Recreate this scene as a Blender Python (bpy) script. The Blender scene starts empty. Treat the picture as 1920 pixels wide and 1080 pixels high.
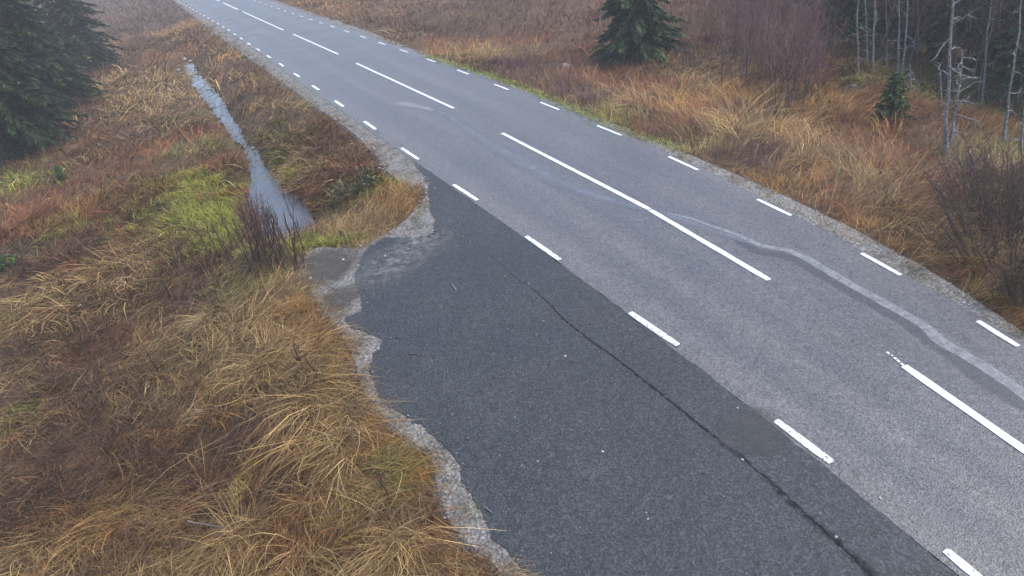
import bpy, math, random
import numpy as np
from mathutils import Matrix, Vector

random.seed(7)
RNG = np.random.default_rng(11)
S = bpy.context.scene
COL = S.collection

# ------------------------------------------------------------------ camera
CAM_H, PITCH, ROLL, FPX = 5.458, 0.534, -0.152, 1250.0      # photo is 1920 px wide
def cam_basis():
    f = np.array([0, math.cos(PITCH), -math.sin(PITCH)])
    r = np.array([1.0, 0, 0]); u = np.cross(r, f)
    c, s = math.cos(ROLL), math.sin(ROLL)
    return c * r + s * u, -s * r + c * u, f
R_, U_, F_ = cam_basis()
cam_d = bpy.data.cameras.new('camera')
cam = bpy.data.objects.new('camera', cam_d); COL.objects.link(cam)
cam_d.sensor_fit = 'HORIZONTAL'; cam_d.sensor_width = 36.0
cam_d.lens = 36.0 * FPX / 1920.0
cam_d.clip_start = 0.1; cam_d.clip_end = 2000
m = Matrix(((R_[0], U_[0], -F_[0], 0), (R_[1], U_[1], -F_[1], 0), (R_[2], U_[2], -F_[2], CAM_H), (0, 0, 0, 1)))
cam.matrix_world = m
S.camera = cam

# ------------------------------------------------------------------ sky, sun, exposure
SUN_EL, SUN_AZ = math.radians(54), math.radians(85)         # azimuth clockwise from +Y
w = bpy.data.worlds.new('World'); S.world = w; w.use_nodes = True
nt = w.node_tree; nt.nodes.clear()
sky = nt.nodes.new('ShaderNodeTexSky'); sky.sky_type = 'NISHITA'; sky.sun_disc = False
sky.sun_elevation = SUN_EL; sky.sun_rotation = SUN_AZ
sky.air_density = 0.9; sky.dust_density = 1.8; sky.ozone_density = 1.0; sky.altitude = 100
bg = nt.nodes.new('ShaderNodeBackground'); bg.inputs['Strength'].default_value = 0.14
wo = nt.nodes.new('ShaderNodeOutputWorld')
nt.links.new(sky.outputs[0], bg.inputs[0]); nt.links.new(bg.outputs[0], wo.inputs[0])
sd = bpy.data.lights.new('sun', 'SUN'); sd.energy = 1.3; sd.angle = math.radians(45); sd.color = (1.0, 0.96, 0.9)
sun = bpy.data.objects.new('sun', sd); COL.objects.link(sun)
sv = Vector((math.sin(SUN_AZ) * math.cos(SUN_EL), math.cos(SUN_AZ) * math.cos(SUN_EL), math.sin(SUN_EL)))
sun.rotation_euler = sv.to_track_quat('Z', 'Y').to_euler(); sun.location = (0, 0, 60)
S.view_settings.view_transform = 'Standard'; S.view_settings.look = 'None'
S.view_settings.gamma = 1.0; S.view_settings.use_curve_mapping = False
S.view_settings.exposure = 1.2
S.render.engine = 'CYCLES'
S.cycles.use_denoising = True
S.cycles.volume_bounces = 1
S.cycles.max_bounces = 6
S.cycles.diffuse_bounces = 3

# ------------------------------------------------------------------ numeric helpers
def ray(px, py):
    d = (px - 960) / FPX * R_ - (py - 540) / FPX * U_ + F_
    return d
def at(px, py, z=0.0):
    """point on the level z seen at that pixel of the photograph"""
    d = ray(px, py)
    t = (z - CAM_H) / d[2]
    return np.array([d[0] * t, d[1] * t, z])
def pts(lst, z=0.0):
    return np.array([at(a, b, z)[:2] for a, b in lst])
def smooth(a, b, x):
    t = np.clip((x - a) / (b - a), 0, 1); return t * t * (3 - 2 * t)
def _hash(ix, iy, seed):
    n = (ix.astype(np.int64) * 374761393 + iy.astype(np.int64) * 668265263 + seed * 974711) & 0x7fffffff
    n = ((n ^ (n >> 13)) * 1274126177) & 0x7fffffff
    return ((n ^ (n >> 16)) & 0xffff) / 65535.0
def vnoise(x, y, seed=0):
    ix, iy = np.floor(x), np.floor(y); fx, fy = x - ix, y - iy
    fx = fx * fx * (3 - 2 * fx); fy = fy * fy * (3 - 2 * fy)
    a, b = _hash(ix, iy, seed), _hash(ix + 1, iy, seed); c, d = _hash(ix, iy + 1, seed), _hash(ix + 1, iy + 1, seed)
    return (a * (1 - fx) + b * fx) * (1 - fy) + (c * (1 - fx) + d * fx) * fy
def fbm(x, y, seed=0, octv=3):
    s = 0; a = 0.5
    for k in range(octv):
        s = s + a * (vnoise(x, y, seed + 17 * k) - 0.5); x = x * 2.03 + 11.3; y = y * 2.03 + 4.7; a *= 0.5
    return s * 2
def pdist(P, poly, closed=False):
    """distance of the points P (n,2) from a polyline"""
    A = poly; B = np.roll(poly, -1, 0)
    if not closed: A, B = A[:-1], B[:-1]
    best = np.full(len(P), 1e9)
    for a, b in zip(A, B):
        ab = b - a; L = ab @ ab + 1e-12
        t = np.clip(((P - a) @ ab) / L, 0, 1)
        q = P - a - t[:, None] * ab
        best = np.minimum(best, (q * q).sum(1))
    return np.sqrt(best)
def inside(P, poly):
    x, y = P[:, 0], P[:, 1]; r = np.zeros(len(P), bool)
    a = poly; b = np.roll(poly, -1, 0)
    for (x1, y1), (x2, y2) in zip(a, b):
        if y1 == y2: continue
        c = ((y1 > y) != (y2 > y)) & (x < (x2 - x1) * (y - y1) / (y2 - y1) + x1)
        r ^= c
    return r
def sdf(P, poly):
    d = pdist(P, poly, True); return np.where(inside(P, poly), -d, d)
def densify(poly, step, amp=0.0, seed=1, freq=3.0):
    """walk a polyline in even steps, with a ragged sideways wobble"""
    out = []
    seg = np.linalg.norm(np.diff(poly, axis=0), axis=1); cum = np.r_[0, np.cumsum(seg)]
    n = max(2, int(cum[-1] / step)); s = np.linspace(0, cum[-1], n)
    q = np.stack([np.interp(s, cum, poly[:, 0]), np.interp(s, cum, poly[:, 1])], 1)
    # soften corners
    for _ in range(2):
        q[1:-1] = 0.25 * q[:-2] + 0.5 * q[1:-1] + 0.25 * q[2:]
    if amp:
        t = np.gradient(q, axis=0); t /= np.linalg.norm(t, axis=1)[:, None] + 1e-9
        nrm = np.stack([-t[:, 1], t[:, 0]], 1)
        q = q + nrm * (fbm(s * freq, s * 0 + seed * 3.1, seed, 4) * amp)[:, None]
    return q
def smooth_line(poly, n=120, deg=4):
    """a smooth curve through noisy traced points"""
    seg = np.linalg.norm(np.diff(poly, axis=0), axis=1); c = np.r_[0, np.cumsum(seg)]; c /= c[-1]
    t = np.linspace(0, 1, n)
    return np.stack([np.polyval(np.polyfit(c, poly[:, k], deg), t) for k in (0, 1)], 1)

def offset(line, d):
    t = np.gradient(line, axis=0); t /= np.linalg.norm(t, axis=1)[:, None] + 1e-9
    return line + np.stack([-t[:, 1], t[:, 0]], 1) * d

# ------------------------------------------------------------------ lines of the place (traced on the road's level)
PX_ROAD_L = [(413.4, 48), (429.6, 59.7), (452.8, 74.7), (482.9, 95.6), (513, 118.7), (543, 140.7), (577.8, 166), (619, 195), (670, 230), (716.7, 257.5),
             (750, 283), (790, 312), (838, 345), (896.7, 385), (940, 415), (986, 448), (1046, 491), (1092, 527), (1140, 564), (1206, 610), (1273, 662),
             (1346.7, 718), (1403, 763), (1446.7, 797), (1496.7, 836.7), (1553, 880), (1600, 917), (1656.7, 963), (1713, 1010), (1793, 1077)]
PX_ROAD_R = [(660, 56.7), (706.7, 73), (750, 88), (806.7, 108), (873, 131.7), (956.7, 163), (1050, 198), (1166.7, 248), (1280, 301), (1406.7, 363), (1493, 403),
             (1556.7, 436), (1613, 467), (1696.7, 513), (1746.7, 541), (1820, 584), (1913, 640)]
PX_GRAV_R = [(668, 51), (720, 70), (773, 92), (840, 115), (906.7, 139), (966.7, 158), (1033, 184), (1123, 226), (1206.7, 258), (1280, 279), (1380, 322), (1466.7, 361),
             (1553, 406), (1630, 446), (1706.7, 490), (1780, 534), (1846.7, 574), (1913, 607)]
PX_CENTRE = [(531.5, 56.7), (550, 64.3), (634.5, 102), (668.3, 119), (850.7, 203.3), (941.7, 250), (1441.7, 525), (1695, 686.7), (1920, 841)]
def extend(line, a, b):
    """carry a smooth curve straight on, a metres before its start and b past its end"""
    t0 = line[0] - line[4]; t0 /= np.linalg.norm(t0); t1 = line[-1] - line[-5]; t1 /= np.linalg.norm(t1)
    k0 = np.array([line[0] + t0 * s for s in np.linspace(a, 0.5, max(2, int(a / 1.0)))])
    k1 = np.array([line[-1] + t1 * s for s in np.linspace(0.5, b, max(2, int(b / 1.0)))])
    return np.vstack([k0, line, k1])
ROAD_L = extend(smooth_line(pts(PX_ROAD_L), 160, 5), 90, 30)
ROAD_R = extend(smooth_line(pts(PX_ROAD_R), 160, 5), 90, 30)
_gr = extend(smooth_line(pts(PX_GRAV_R), 160, 6), 1, 30)[2:]
_kr = np.argmin(np.linalg.norm(ROAD_R - _gr[0], axis=1))
GRAV_R = np.vstack([ROAD_R[:max(_kr - 3, 1)] + (_gr[0] - ROAD_R[_kr]), _gr])
ROAD_C = extend(smooth_line(pts(PX_CENTRE), 160, 5), 90, 30)
ROAD_POLY = np.vstack([ROAD_L, ROAD_R[::-1]])

# dark surfaced lay-by: ragged outer edge, far tip to near end
PX_BAY = [(778, 308), (792, 325), (804, 344), (802, 378), (814, 405), (813, 438), (783, 447), (716, 446), (684, 470), (672, 500), (664, 518), (680, 552), (675, 581), (646, 597), (657, 615),
          (690, 625), (718, 640), (700, 664), (693, 690), (697, 720), (710, 750), (740, 773), (787, 797), (820, 823), (853, 853), (860, 880), (867, 907), (887, 950), (910, 977), (923, 1007),
          (953, 1033), (962, 1052), (983, 1073), (1010, 1110), (1070, 1190), (1160, 1300)]
BAY_EDGE = densify(pts(PX_BAY), 0.03, 0.08, 5, 2.2)
BAY_EDGE[1:-1] += 0.035 * np.stack([fbm(np.arange(len(BAY_EDGE) - 2) * 0.31, np.zeros(len(BAY_EDGE) - 2), 6, 3), fbm(np.arange(len(BAY_EDGE) - 2) * 0.31, np.zeros(len(BAY_EDGE) - 2) + 9, 7, 3)], 1)
# where grass takes over from gravel on the near side, far to near
PX_GRASS_L = [(388, 49), (406, 65), (439, 87), (469, 111), (508, 138), (534, 157), (561, 175), (584, 193), (617, 217), (645, 235), (672, 258), (707, 293), (730, 325), (757, 346), (800, 350), (801, 366),
              (787, 383), (757, 417), (717, 441), (680, 462), (642, 470), (605, 459), (575, 467), (562, 507), (594, 559), (620, 604), (650, 641), (672, 693), (680, 727), (707, 770), (737, 800),
              (773, 830), (818, 847), (823, 867), (810, 897), (830, 947), (843, 993), (873, 1013), (923, 1047), (950, 1077), (985, 1130), (1060, 1230), (1160, 1330)]
_g = pts(PX_GRASS_L)
_k = np.argmin(np.linalg.norm(ROAD_L - _g[0], axis=1)); _far = offset(ROAD_L, 0.0)[:max(_k - 2, 1):6] + (_g[0] - ROAD_L[_k])
GRASS_L = np.vstack([_far, densify(_g, 0.15, 0.05, 3, 2.0)])
GRASS_C = np.vstack([_far[::3], _g])                          # coarse copies for distance tests
GRAV_C = GRAV_R[::6]
# everything paved or gravelled
HARD_POLY = np.vstack([GRASS_C, [at(1900, 1330)[:2], at(2600, 1330)[:2]], GRAV_C[::-1]])
CREST = pts([(1330, -20), (1440, 40), (1540, 100), (1640, 185), (1705, 262), (1790, 325), (1900, 395), (2060, 490), (2300, 620)], -0.9)

WATER_Z = -0.72
PX_W_L = [(343, 110), (346, 133), (355.6, 153), (372, 177), (388, 193), (400, 211), (414, 234), (427, 251), (444, 269), (456, 280), (466, 300), (463, 322), (468, 350), (464, 374), (478, 411), (492, 440), (515, 452), (545, 456)]
PX_W_R = [(598, 438), (583, 400), (556, 370), (533, 348), (511, 326), (495, 303), (484, 285), (464, 265), (452, 244), (440, 225), (427, 209), (420, 188), (405, 172), (392, 157), (372, 138), (364, 118)]
WATER = densify(np.vstack([pts(PX_W_L, WATER_Z), pts(PX_W_R, WATER_Z), pts(PX_W_L[:1], WATER_Z)]), 0.12, 0.22, 9, 2.5)

WATER_C = np.vstack([pts(PX_W_L, WATER_Z), pts(PX_W_R, WATER_Z)])
def height_exact(P):
    P = np.asarray(P, float).reshape(-1, 2)
    hard = inside(P, HARD_POLY)
    dl = pdist(P, GRASS_C); dr = pdist(P, GRAV_C)
    left = dl < dr
    und = fbm(P[:, 0] * 0.35, P[:, 1] * 0.35, 3, 4)
    zl = -0.045 - 0.52 * smooth(0.1, 3.2, dl) + 0.16 * und * smooth(0.2, 2.0, dl)
    dc = pdist(P, CREST)
    # beyond the crest the ground falls away into the wood
    beyond = (dr > pdist(CREST[4:5], GRAV_C)[0] * 0.55) & inside(P, np.vstack([CREST, [[80, -20], [200, 20], [200, 200], [60, 200]]]))
    zr = -0.045 - 0.75 * smooth(0.3, 5.0, dr) + 0.26 * und * smooth(0.5, 3.0, dr) - np.where(beyond, 1.3 * smooth(0, 4.5, dc) + 0.012 * dc, 0)
    z = np.where(left, zl, zr)
    near = left & (dl < 60)
    sw = np.full(len(P), 1e3)
    if near.any(): sw[near] = sdf(P[near], WATER_C)
    bank = np.where(sw > 0, WATER_Z + 0.05 + 0.25 * sw, WATER_Z + np.maximum(-0.3, sw * 0.9) - 0.01)
    k = smooth(0.0, 1.3, sw)
    z = np.where(sw < 1.3, bank * (1 - k) + np.maximum(z, WATER_Z + 0.03) * k, z)
    z = np.where(hard, -0.075 + 0.0 * z, z)
    return z
GX = (0.0, -230.0, 230.0, 340, 8.0); GY = (12.0, -60.0, 250.0, 340, 8.0)
def axis(c, lo, hi, n, fine):
    u0, u1 = math.asinh((lo - c) / fine), math.asinh((hi - c) / fine)
    return c + fine * np.sinh(np.linspace(u0, u1, n))
AX, AY = axis(*GX), axis(*GY)
_gx, _gy = np.meshgrid(AX, AY)
HGRID = height_exact(np.c_[_gx.ravel(), _gy.ravel()]).reshape(len(AY), len(AX))
def height(P):
    """terrain height read off the ground's own grid"""
    P = np.asarray(P, float).reshape(-1, 2)
    def idx(v, g):
        c, lo, hi, n, fine = g
        u0, u1 = math.asinh((lo - c) / fine), math.asinh((hi - c) / fine)
        return np.clip((np.arcsinh((v - c) / fine) - u0) / (u1 - u0) * (n - 1), 0, n - 1.001)
    fx, fy = idx(P[:, 0], GX), idx(P[:, 1], GY)
    i, j = fx.astype(int), fy.astype(int); a, b = fx - i, fy - j
    return (HGRID[j, i] * (1 - a) + HGRID[j, i + 1] * a) * (1 - b) + (HGRID[j + 1, i] * (1 - a) + HGRID[j + 1, i + 1] * a) * b
def gat(px, py, dz=0.0):
    """point of the terrain seen at that pixel (dz: a height over it)"""
    z = -0.3
    for _ in range(14):
        p = at(px, py, z + dz); z = 0.5 * z + 0.5 * float(height(p[:2])[0])
    return np.array([p[0], p[1], z])

# ------------------------------------------------------------------ mesh helpers
def mesh_np(name, V, quads, mat, parent=None, col=None, tris=None, smooth_shade=False):
    V = np.asarray(V, np.float32); me = bpy.data.meshes.new(name)
    me.vertices.add(len(V)); me.vertices.foreach_set('co', V.ravel())
    loops = []; starts = []; n = 0
    if quads is not None and len(quads):
        q = np.asarray(quads, np.int32); loops.append(q.ravel()); starts.append(np.arange(len(q)) * 4); n = len(q) * 4
    if tris is not None and len(tris):
        t = np.asarray(tris, np.int32); loops.append(t.ravel()); starts.append(n + np.arange(len(t)) * 3)
    loops = np.concatenate(loops).astype(np.int32); starts = np.concatenate(starts).astype(np.int32)
    me.loops.add(len(loops)); me.loops.foreach_set('vertex_index', loops)
    me.polygons.add(len(starts)); me.polygons.foreach_set('loop_start', starts)
    if col is not None:
        a = me.attributes.new('tint', 'FLOAT_COLOR', 'POINT')
        c = np.ones((len(V), 4), np.float32); c[:, :3] = col; a.data.foreach_set('color', c.ravel())
    me.update(calc_edges=True)
    if smooth_shade: me.polygons.foreach_set('use_smooth', np.ones(len(starts), bool))
    me.materials.append(mat)
    o = bpy.data.objects.new(name, me); COL.objects.link(o)
    if parent is not None: o.parent = parent
    return o
def tag(o, label=None, cat=None, group=None, kind=None):
    if label: o['label'] = label
    if cat: o['category'] = cat
    if group: o['group'] = group
    if kind: o['kind'] = kind
    return o
def empty(name, loc, label, cat, group=None):
    o = bpy.data.objects.new(name, None); COL.objects.link(o); o.location = loc; o.empty_display_size = 0.2
    return tag(o, label, cat, group)
def copy_tree(o, parent=None):
    c = o.copy(); COL.objects.link(c); c.parent = parent
    for ch in [x for x in o.children]: copy_tree(ch, c)
    return c
class Soup:
    """collects tubes, ribbons and blades for one mesh"""
    def __init__(s): s.V = []; s.Q = []; s.T = []; s.n = 0; s.C = []
    def add(s, V, Q=None, T=None, col=None):
        V = np.asarray(V, float).reshape(-1, 3)
        if Q is not None and len(Q): s.Q.append(np.asarray(Q, int) + s.n)
        if T is not None and len(T): s.T.append(np.asarray(T, int) + s.n)
        s.V.append(V); s.n += len(V)
        if col is not None: s.C.append(np.tile(np.asarray(col, float), (len(V), 1)))
    def tube(s, P, Rr, sides=5, col=None, lump=0.0):
        P = np.asarray(P, float); Rr = np.asarray(Rr, float); n = len(P)
        T = np.gradient(P, axis=0); T /= np.linalg.norm(T, axis=1)[:, None] + 1e-12
        ref = np.where(np.abs(T[:, 2:3]) > 0.9, np.array([[1.0, 0, 0]]), np.array([[0, 0, 1.0]]))
        A = np.cross(T, ref); A /= np.linalg.norm(A, axis=1)[:, None] + 1e-12
        B = np.cross(T, A)
        a = np.arange(sides) * 2 * np.pi / sides
        rad = Rr[:, None] * (1 + (lump * RNG.normal(size=(n, sides)) if lump else 0))
        V = P[:, None, :] + rad[..., None] * (np.cos(a)[None, :, None] * A[:, None, :] + np.sin(a)[None, :, None] * B[:, None, :])
        i = np.arange(n - 1)[:, None] * sides; k = np.arange(sides)[None, :]; k2 = (k + 1) % sides
        Q = np.stack([i + k, i + k2, i + sides + k2, i + sides + k], -1).reshape(-1, 4)
        s.add(V, Q, None, col)
        s.Q.append(np.zeros((0, 4), int))
    def build(s, name, mat, parent=None, smooth_shade=False):
        V = np.vstack(s.V); Q = np.vstack(s.Q) if s.Q else None; T = np.vstack(s.T) if s.T else None
        return mesh_np(name, V, Q, mat, parent, np.vstack(s.C) if s.C else None, T, smooth_shade)
def flat_poly(name, outline, z, mat, parent=None, skirt=0.0):
    """a flat sheet with that outline; skirt adds a downward rim"""
    import bmesh
    bm = bmesh.new()
    vs = [bm.verts.new((p[0], p[1], z)) for p in outline]
    f = bm.faces.new(vs)
    if f.normal.z < 0: f.normal_flip()
    f.normal_update()
    if f.normal.z < 0: f.normal_flip()
    bmesh.ops.triangulate(bm, faces=[f])
    if skirt:
        ws = [bm.verts.new((p[0], p[1], z - skirt)) for p in outline]
        n = len(vs)
        for i in range(n): bm.faces.new((vs[i], vs[(i + 1) % n], ws[(i + 1) % n], ws[i]))
    me = bpy.data.meshes.new(name); bm.to_mesh(me); bm.free(); me.materials.append(mat)
    o = bpy.data.objects.new(name, me); COL.objects.link(o)
    if parent is not None: o.parent = parent
    return o
def strip(name, A, B, za, zb, mat, parent=None, col=None, rows=2):
    """ribbon between two lines of equal point count"""
    n = len(A); V = []
    for k in range(rows):
        t = k / (rows - 1)
        V.append(np.c_[A * (1 - t) + B * t, np.full(n, za * (1 - t) + zb * t)])
    V = np.vstack(V); i = np.arange(n - 1)
    Q = np.vstack([np.stack([k * n + i, k * n + i + 1, (k + 1) * n + i + 1, (k + 1) * n + i], 1) for k in range(rows - 1)])
    return mesh_np(name, V, Q, mat, parent, col)
def resample(line, n):
    seg = np.linalg.norm(np.diff(line, axis=0), axis=1); c = np.r_[0, np.cumsum(seg)]
    s = np.linspace(0, c[-1], n)
    return np.stack([np.interp(s, c, line[:, 0]), np.interp(s, c, line[:, 1])], 1)
# ------------------------------------------------------------------ materials
def mat_new(name):
    mt = bpy.data.materials.new(name); mt.use_nodes = True
    n = mt.node_tree; b = n.nodes['Principled BSDF']
    return mt, n, b
def N(n, t, **kw):
    x = n.nodes.new(t)
    for k, v in kw.items():
        if k in x.inputs: x.inputs[k].default_value = v
        else: setattr(x, k, v)
    return x
def ramp(n, src, stops):
    r = n.nodes.new('ShaderNodeValToRGB'); e = r.color_ramp.elements
    while len(e) < len(stops): e.new(0.5)
    for k, (p, c) in enumerate(stops): e[k].position = p; e[k].color = (*c, 1)
    n.links.new(src, r.inputs[0]); return r
def mixc(n, fac, a, b, mode='MIX'):
    x = n.nodes.new('ShaderNodeMix'); x.data_type = 'RGBA'; x.blend_type = mode
    for sock, v in ((x.inputs[0], fac), (x.inputs[6], a), (x.inputs[7], b)):
        if hasattr(v, 'is_linked') or hasattr(v, 'links'): n.links.new(v, sock)
        elif isinstance(v, (int, float)): sock.default_value = v
        else: sock.default_value = (*v, 1)
    return x.outputs[2]
def objco(n):
    return n.nodes.new('ShaderNodeTexCoord').outputs['Object']
def noise(n, co, scale, detail=3, rough=0.6):
    x = N(n, 'ShaderNodeTexNoise', Scale=scale, Detail=detail, Roughness=rough); n.links.new(co, x.inputs['Vector']); return x.outputs['Fac']
def voro(n, co, scale):
    x = N(n, 'ShaderNodeTexVoronoi', Scale=scale); n.links.new(co, x.inputs['Vector']); return x
def bump(n, b, h, strength, dist):
    x = N(n, 'ShaderNodeBump', Strength=strength, Distance=dist); n.links.new(h, x.inputs['Height']); n.links.new(x.outputs[0], b.inputs['Normal'])

def asphalt(name, lo, mid, hi, chips, rough, big, bigamt, spec=0.5, lanes=False):
    mt, n, b = mat_new(name); co = objco(n)
    v = voro(n, co, 58); v2 = voro(n, co, 27)
    c = ramp(n, v.outputs['Color'], [(0.05, lo), (0.5, mid), (0.95, hi)]).outputs[0]
    c2 = ramp(n, v2.outputs['Color'], [(0.0, lo), (0.42, mid), (0.9, mid), (1.0, chips)]).outputs[0]
    c = mixc(n, 0.42, c, c2)
    nz = noise(n, co, 0.55, 5, 0.62)
    t = ramp(n, nz, [(0.3, (0.82, 0.82, 0.83)), (0.7, big)]).outputs[0]
    c = mixc(n, bigamt, c, t, 'MULTIPLY')
    n3 = noise(n, co, 6.0, 4, 0.7)
    t3 = ramp(n, n3, [(0.3, (0.82, 0.82, 0.82)), (0.7, (1.12, 1.12, 1.12))]).outputs[0]
    c = mixc(n, 0.7, c, t3, 'MULTIPLY')
    rr = ramp(n, nz, [(0.3, (rough - .06,) * 3), (0.7, (rough + .06,) * 3)]).outputs[0]
    if lanes:
        a = N(n, 'ShaderNodeAttribute', attribute_name='tint')
        sep = n.nodes.new('ShaderNodeSeparateXYZ'); n.links.new(a.outputs['Vector'], sep.inputs[0])
        # wander of the wheel tracks, then polish along them
        mp = N(n, 'ShaderNodeMapping'); mp.inputs['Scale'].default_value = (9, 1.1, 1); n.links.new(a.outputs['Vector'], mp.inputs['Vector'])
        st = noise(n, mp.outputs[0], 1.0, 4, 0.6)
        ad = N(n, 'ShaderNodeMath', operation='MULTIPLY_ADD'); n.links.new(st, ad.inputs[0]); ad.inputs[1].default_value = 0.10; n.links.new(sep.outputs['X'], ad.inputs[2])
        d, l = (0.90, 0.91, 0.93), (1.08, 1.06, 1.06)
        wt = ramp(n, ad.outputs[0], [(0.05, (1.14, 1.10, 1.07)), (0.16, l), (0.22, d), (0.30, d), (0.37, l), (0.46, d), (0.54, (1, 1, 1)), (0.66, d), (0.72, d), (0.80, l), (0.90, d), (1.0, l)]).outputs[0]
        c = mixc(n, 0.85, c, wt, 'MULTIPLY')
        t5 = ramp(n, st, [(0.32, (0.86, 0.87, 0.90)), (0.68, (1.12, 1.10, 1.09))]).outputs[0]
        c = mixc(n, 0.8, c, t5, 'MULTIPLY')
    n.links.new(c, b.inputs['Base Color'])
    n.links.new(rr, b.inputs['Roughness']); b.inputs['Specular IOR Level'].default_value = spec
    bump(n, b, v.outputs['Distance'], 0.55, 0.006)
    return mt
M_ROAD = asphalt('road_asphalt', (0.036, 0.036, 0.036), (0.117, 0.117, 0.116), (0.25, 0.248, 0.246), (0.30, 0.285, 0.28), 0.40, (1.12, 1.08, 1.07), 0.85, 0.42, True)
M_BAY = asphalt('dark_asphalt', (0.010, 0.0115, 0.0125), (0.036, 0.041, 0.045), (0.115, 0.123, 0.128), (0.19, 0.195, 0.195), 0.62, (1.22, 1.2, 1.17), 0.95, 0.35)
def tinted(name, rough=0.75, spec=0.2, var=0.0, trans=0.0):
    mt, n, b = mat_new(name)
    a = N(n, 'ShaderNodeAttribute', attribute_name='tint')
    n.links.new(a.outputs['Color'], b.inputs['Base Color'])
    b.inputs['Roughness'].default_value = rough; b.inputs['Specular IOR Level'].default_value = spec
    return mt
M_GRASS = tinted('dry_grass', 0.6, 0.25)
M_NEEDLE = tinted('spruce_needles', 0.6, 0.25)
M_TWIG = tinted('bare_twigs', 0.8, 0.15)
def noisy(name, stops, scale, rough=0.85, bs=0.6, bd=0.02, detail=5, spec=0.3, scale2=None):
    mt, n, b = mat_new(name); co = objco(n)
    nz = noise(n, co, scale, detail, 0.65)
    c = ramp(n, nz, stops).outputs[0]
    n.links.new(c, b.inputs['Base Color']); b.inputs['Roughness'].default_value = rough; b.inputs['Specular IOR Level'].default_value = spec
    bump(n, b, noise(n, co, scale2 or scale * 4, 4, 0.7), bs, bd)
    return mt
M_SOIL = noisy('litter_soil', [(0.25, (0.036, 0.023, 0.013)), (0.5, (0.105, 0.062, 0.030)), (0.75, (0.19, 0.12, 0.055))], 5.0, 0.95, 0.9, 0.05)
def gravel_mat(name, lo, mid, hi):
    mt, n, b = mat_new(name); co = objco(n)
    v = voro(n, co, 34)
    c = ramp(n, v.outputs['Color'], [(0.0, lo), (0.5, mid), (1.0, hi)]).outputs[0]
    t = ramp(n, noise(n, co, 2.2, 5, 0.65), [(0.34, (0.48, 0.43, 0.36)), (0.5, (0.95, 0.93, 0.9)), (0.7, (1.15, 1.15, 1.15))]).outputs[0]
    c = mixc(n, 0.95, c, t, 'MULTIPLY')
    n.links.new(c, b.inputs['Base Color']); b.inputs['Roughness'].default_value = 0.8; b.inputs['Specular IOR Level'].default_value = 0.3
    bump(n, b, v.outputs['Distance'], 0.9, 0.012)
    return mt
M_GRAVEL = gravel_mat('pale_gravel', (0.07, 0.066, 0.06), (0.165, 0.158, 0.148), (0.33, 0.32, 0.30))
M_STONE = tinted('loose_stone', 0.75, 0.3)
def paint_mat():
    mt, n, b = mat_new('road_paint'); co = objco(n)
    nz = noise(n, co, 30, 4, 0.7)
    c = ramp(n, nz, [(0.26, (0.34, 0.34, 0.35)), (0.36, (0.66, 0.66, 0.65)), (0.7, (0.78, 0.78, 0.77))]).outputs[0]
    n.links.new(c, b.inputs['Base Color']); b.inputs['Roughness'].default_value = 0.55
    bump(n, b, noise(n, co, 90, 3), 0.3, 0.004)
    return mt
M_PAINT = paint_mat()
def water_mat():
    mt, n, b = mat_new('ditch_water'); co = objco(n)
    b.inputs['Base Color'].default_value = (0.10, 0.103, 0.11, 1); b.inputs['Roughness'].default_value = 0.05; b.inputs['IOR'].default_value = 1.40  # base lightened to stand in for bright sky reflected in it
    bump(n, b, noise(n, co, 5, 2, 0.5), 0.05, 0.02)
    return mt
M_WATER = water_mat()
M_BARK_G = noisy('grey_bark', [(0.32, (0.07, 0.07, 0.066)), (0.48, (0.26, 0.257, 0.245)), (0.72, (0.46, 0.455, 0.43))], 14.0, 0.9, 0.8, 0.02)
M_BARK_B = noisy('brown_bark', [(0.3, (0.05, 0.042, 0.038)), (0.6, (0.10, 0.085, 0.075)), (0.8, (0.17, 0.15, 0.135))], 8.0, 0.9, 0.8, 0.02)
def film_mat(name, colr, rough, alpha_scale, spec=0.5, lo=0.35):
    """thin stain lying on the asphalt: opacity from the tint attribute broken up by noise"""
    mt, n, b = mat_new(name); co = objco(n)
    a = N(n, 'ShaderNodeAttribute', attribute_name='tint')
    nz = noise(n, co, alpha_scale, 5, 0.72)
    r = ramp(n, nz, [(0.25 if lo else 0.42, (lo,) * 3), (0.62, (1.25,) * 3)]).outputs[0]
    al = mixc(n, 1.0, a.outputs['Color'], r, 'MULTIPLY')
    v = voro(n, co, 60)
    c = ramp(n, v.outputs['Color'], [(0, tuple(x * 0.72 for x in colr)), (1, tuple(x * 1.25 for x in colr))]).outputs[0]
    n.links.new(c, b.inputs['Base Color']); n.links.new(al, b.inputs['Alpha'])
    b.inputs['Roughness'].default_value = rough; b.inputs['Specular IOR Level'].default_value = spec
    return mt
M_SEAL = film_mat('pale_residue', (0.30, 0.31, 0.32), 0.6, 7)
M_WET = film_mat('damp_streak', (0.085, 0.088, 0.095), 0.42, 5, 0.5)
M_BLUE = film_mat('bluish_film', (0.20, 0.215, 0.25), 0.42, 2.2, 0.6)
M_DUST = film_mat('gravel_dust', (0.24, 0.235, 0.225), 0.8, 5.5, 0.2, 0.0)
M_PATCH = film_mat('worn_patch', (0.085, 0.084, 0.084), 0.7, 3.0, 0.3, 0.15)
M_MOSS = noisy('moss', [(0.3, (0.05, 0.07, 0.02)), (0.7, (0.13, 0.15, 0.05))], 8, 0.95, 0.8, 0.03)

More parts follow.
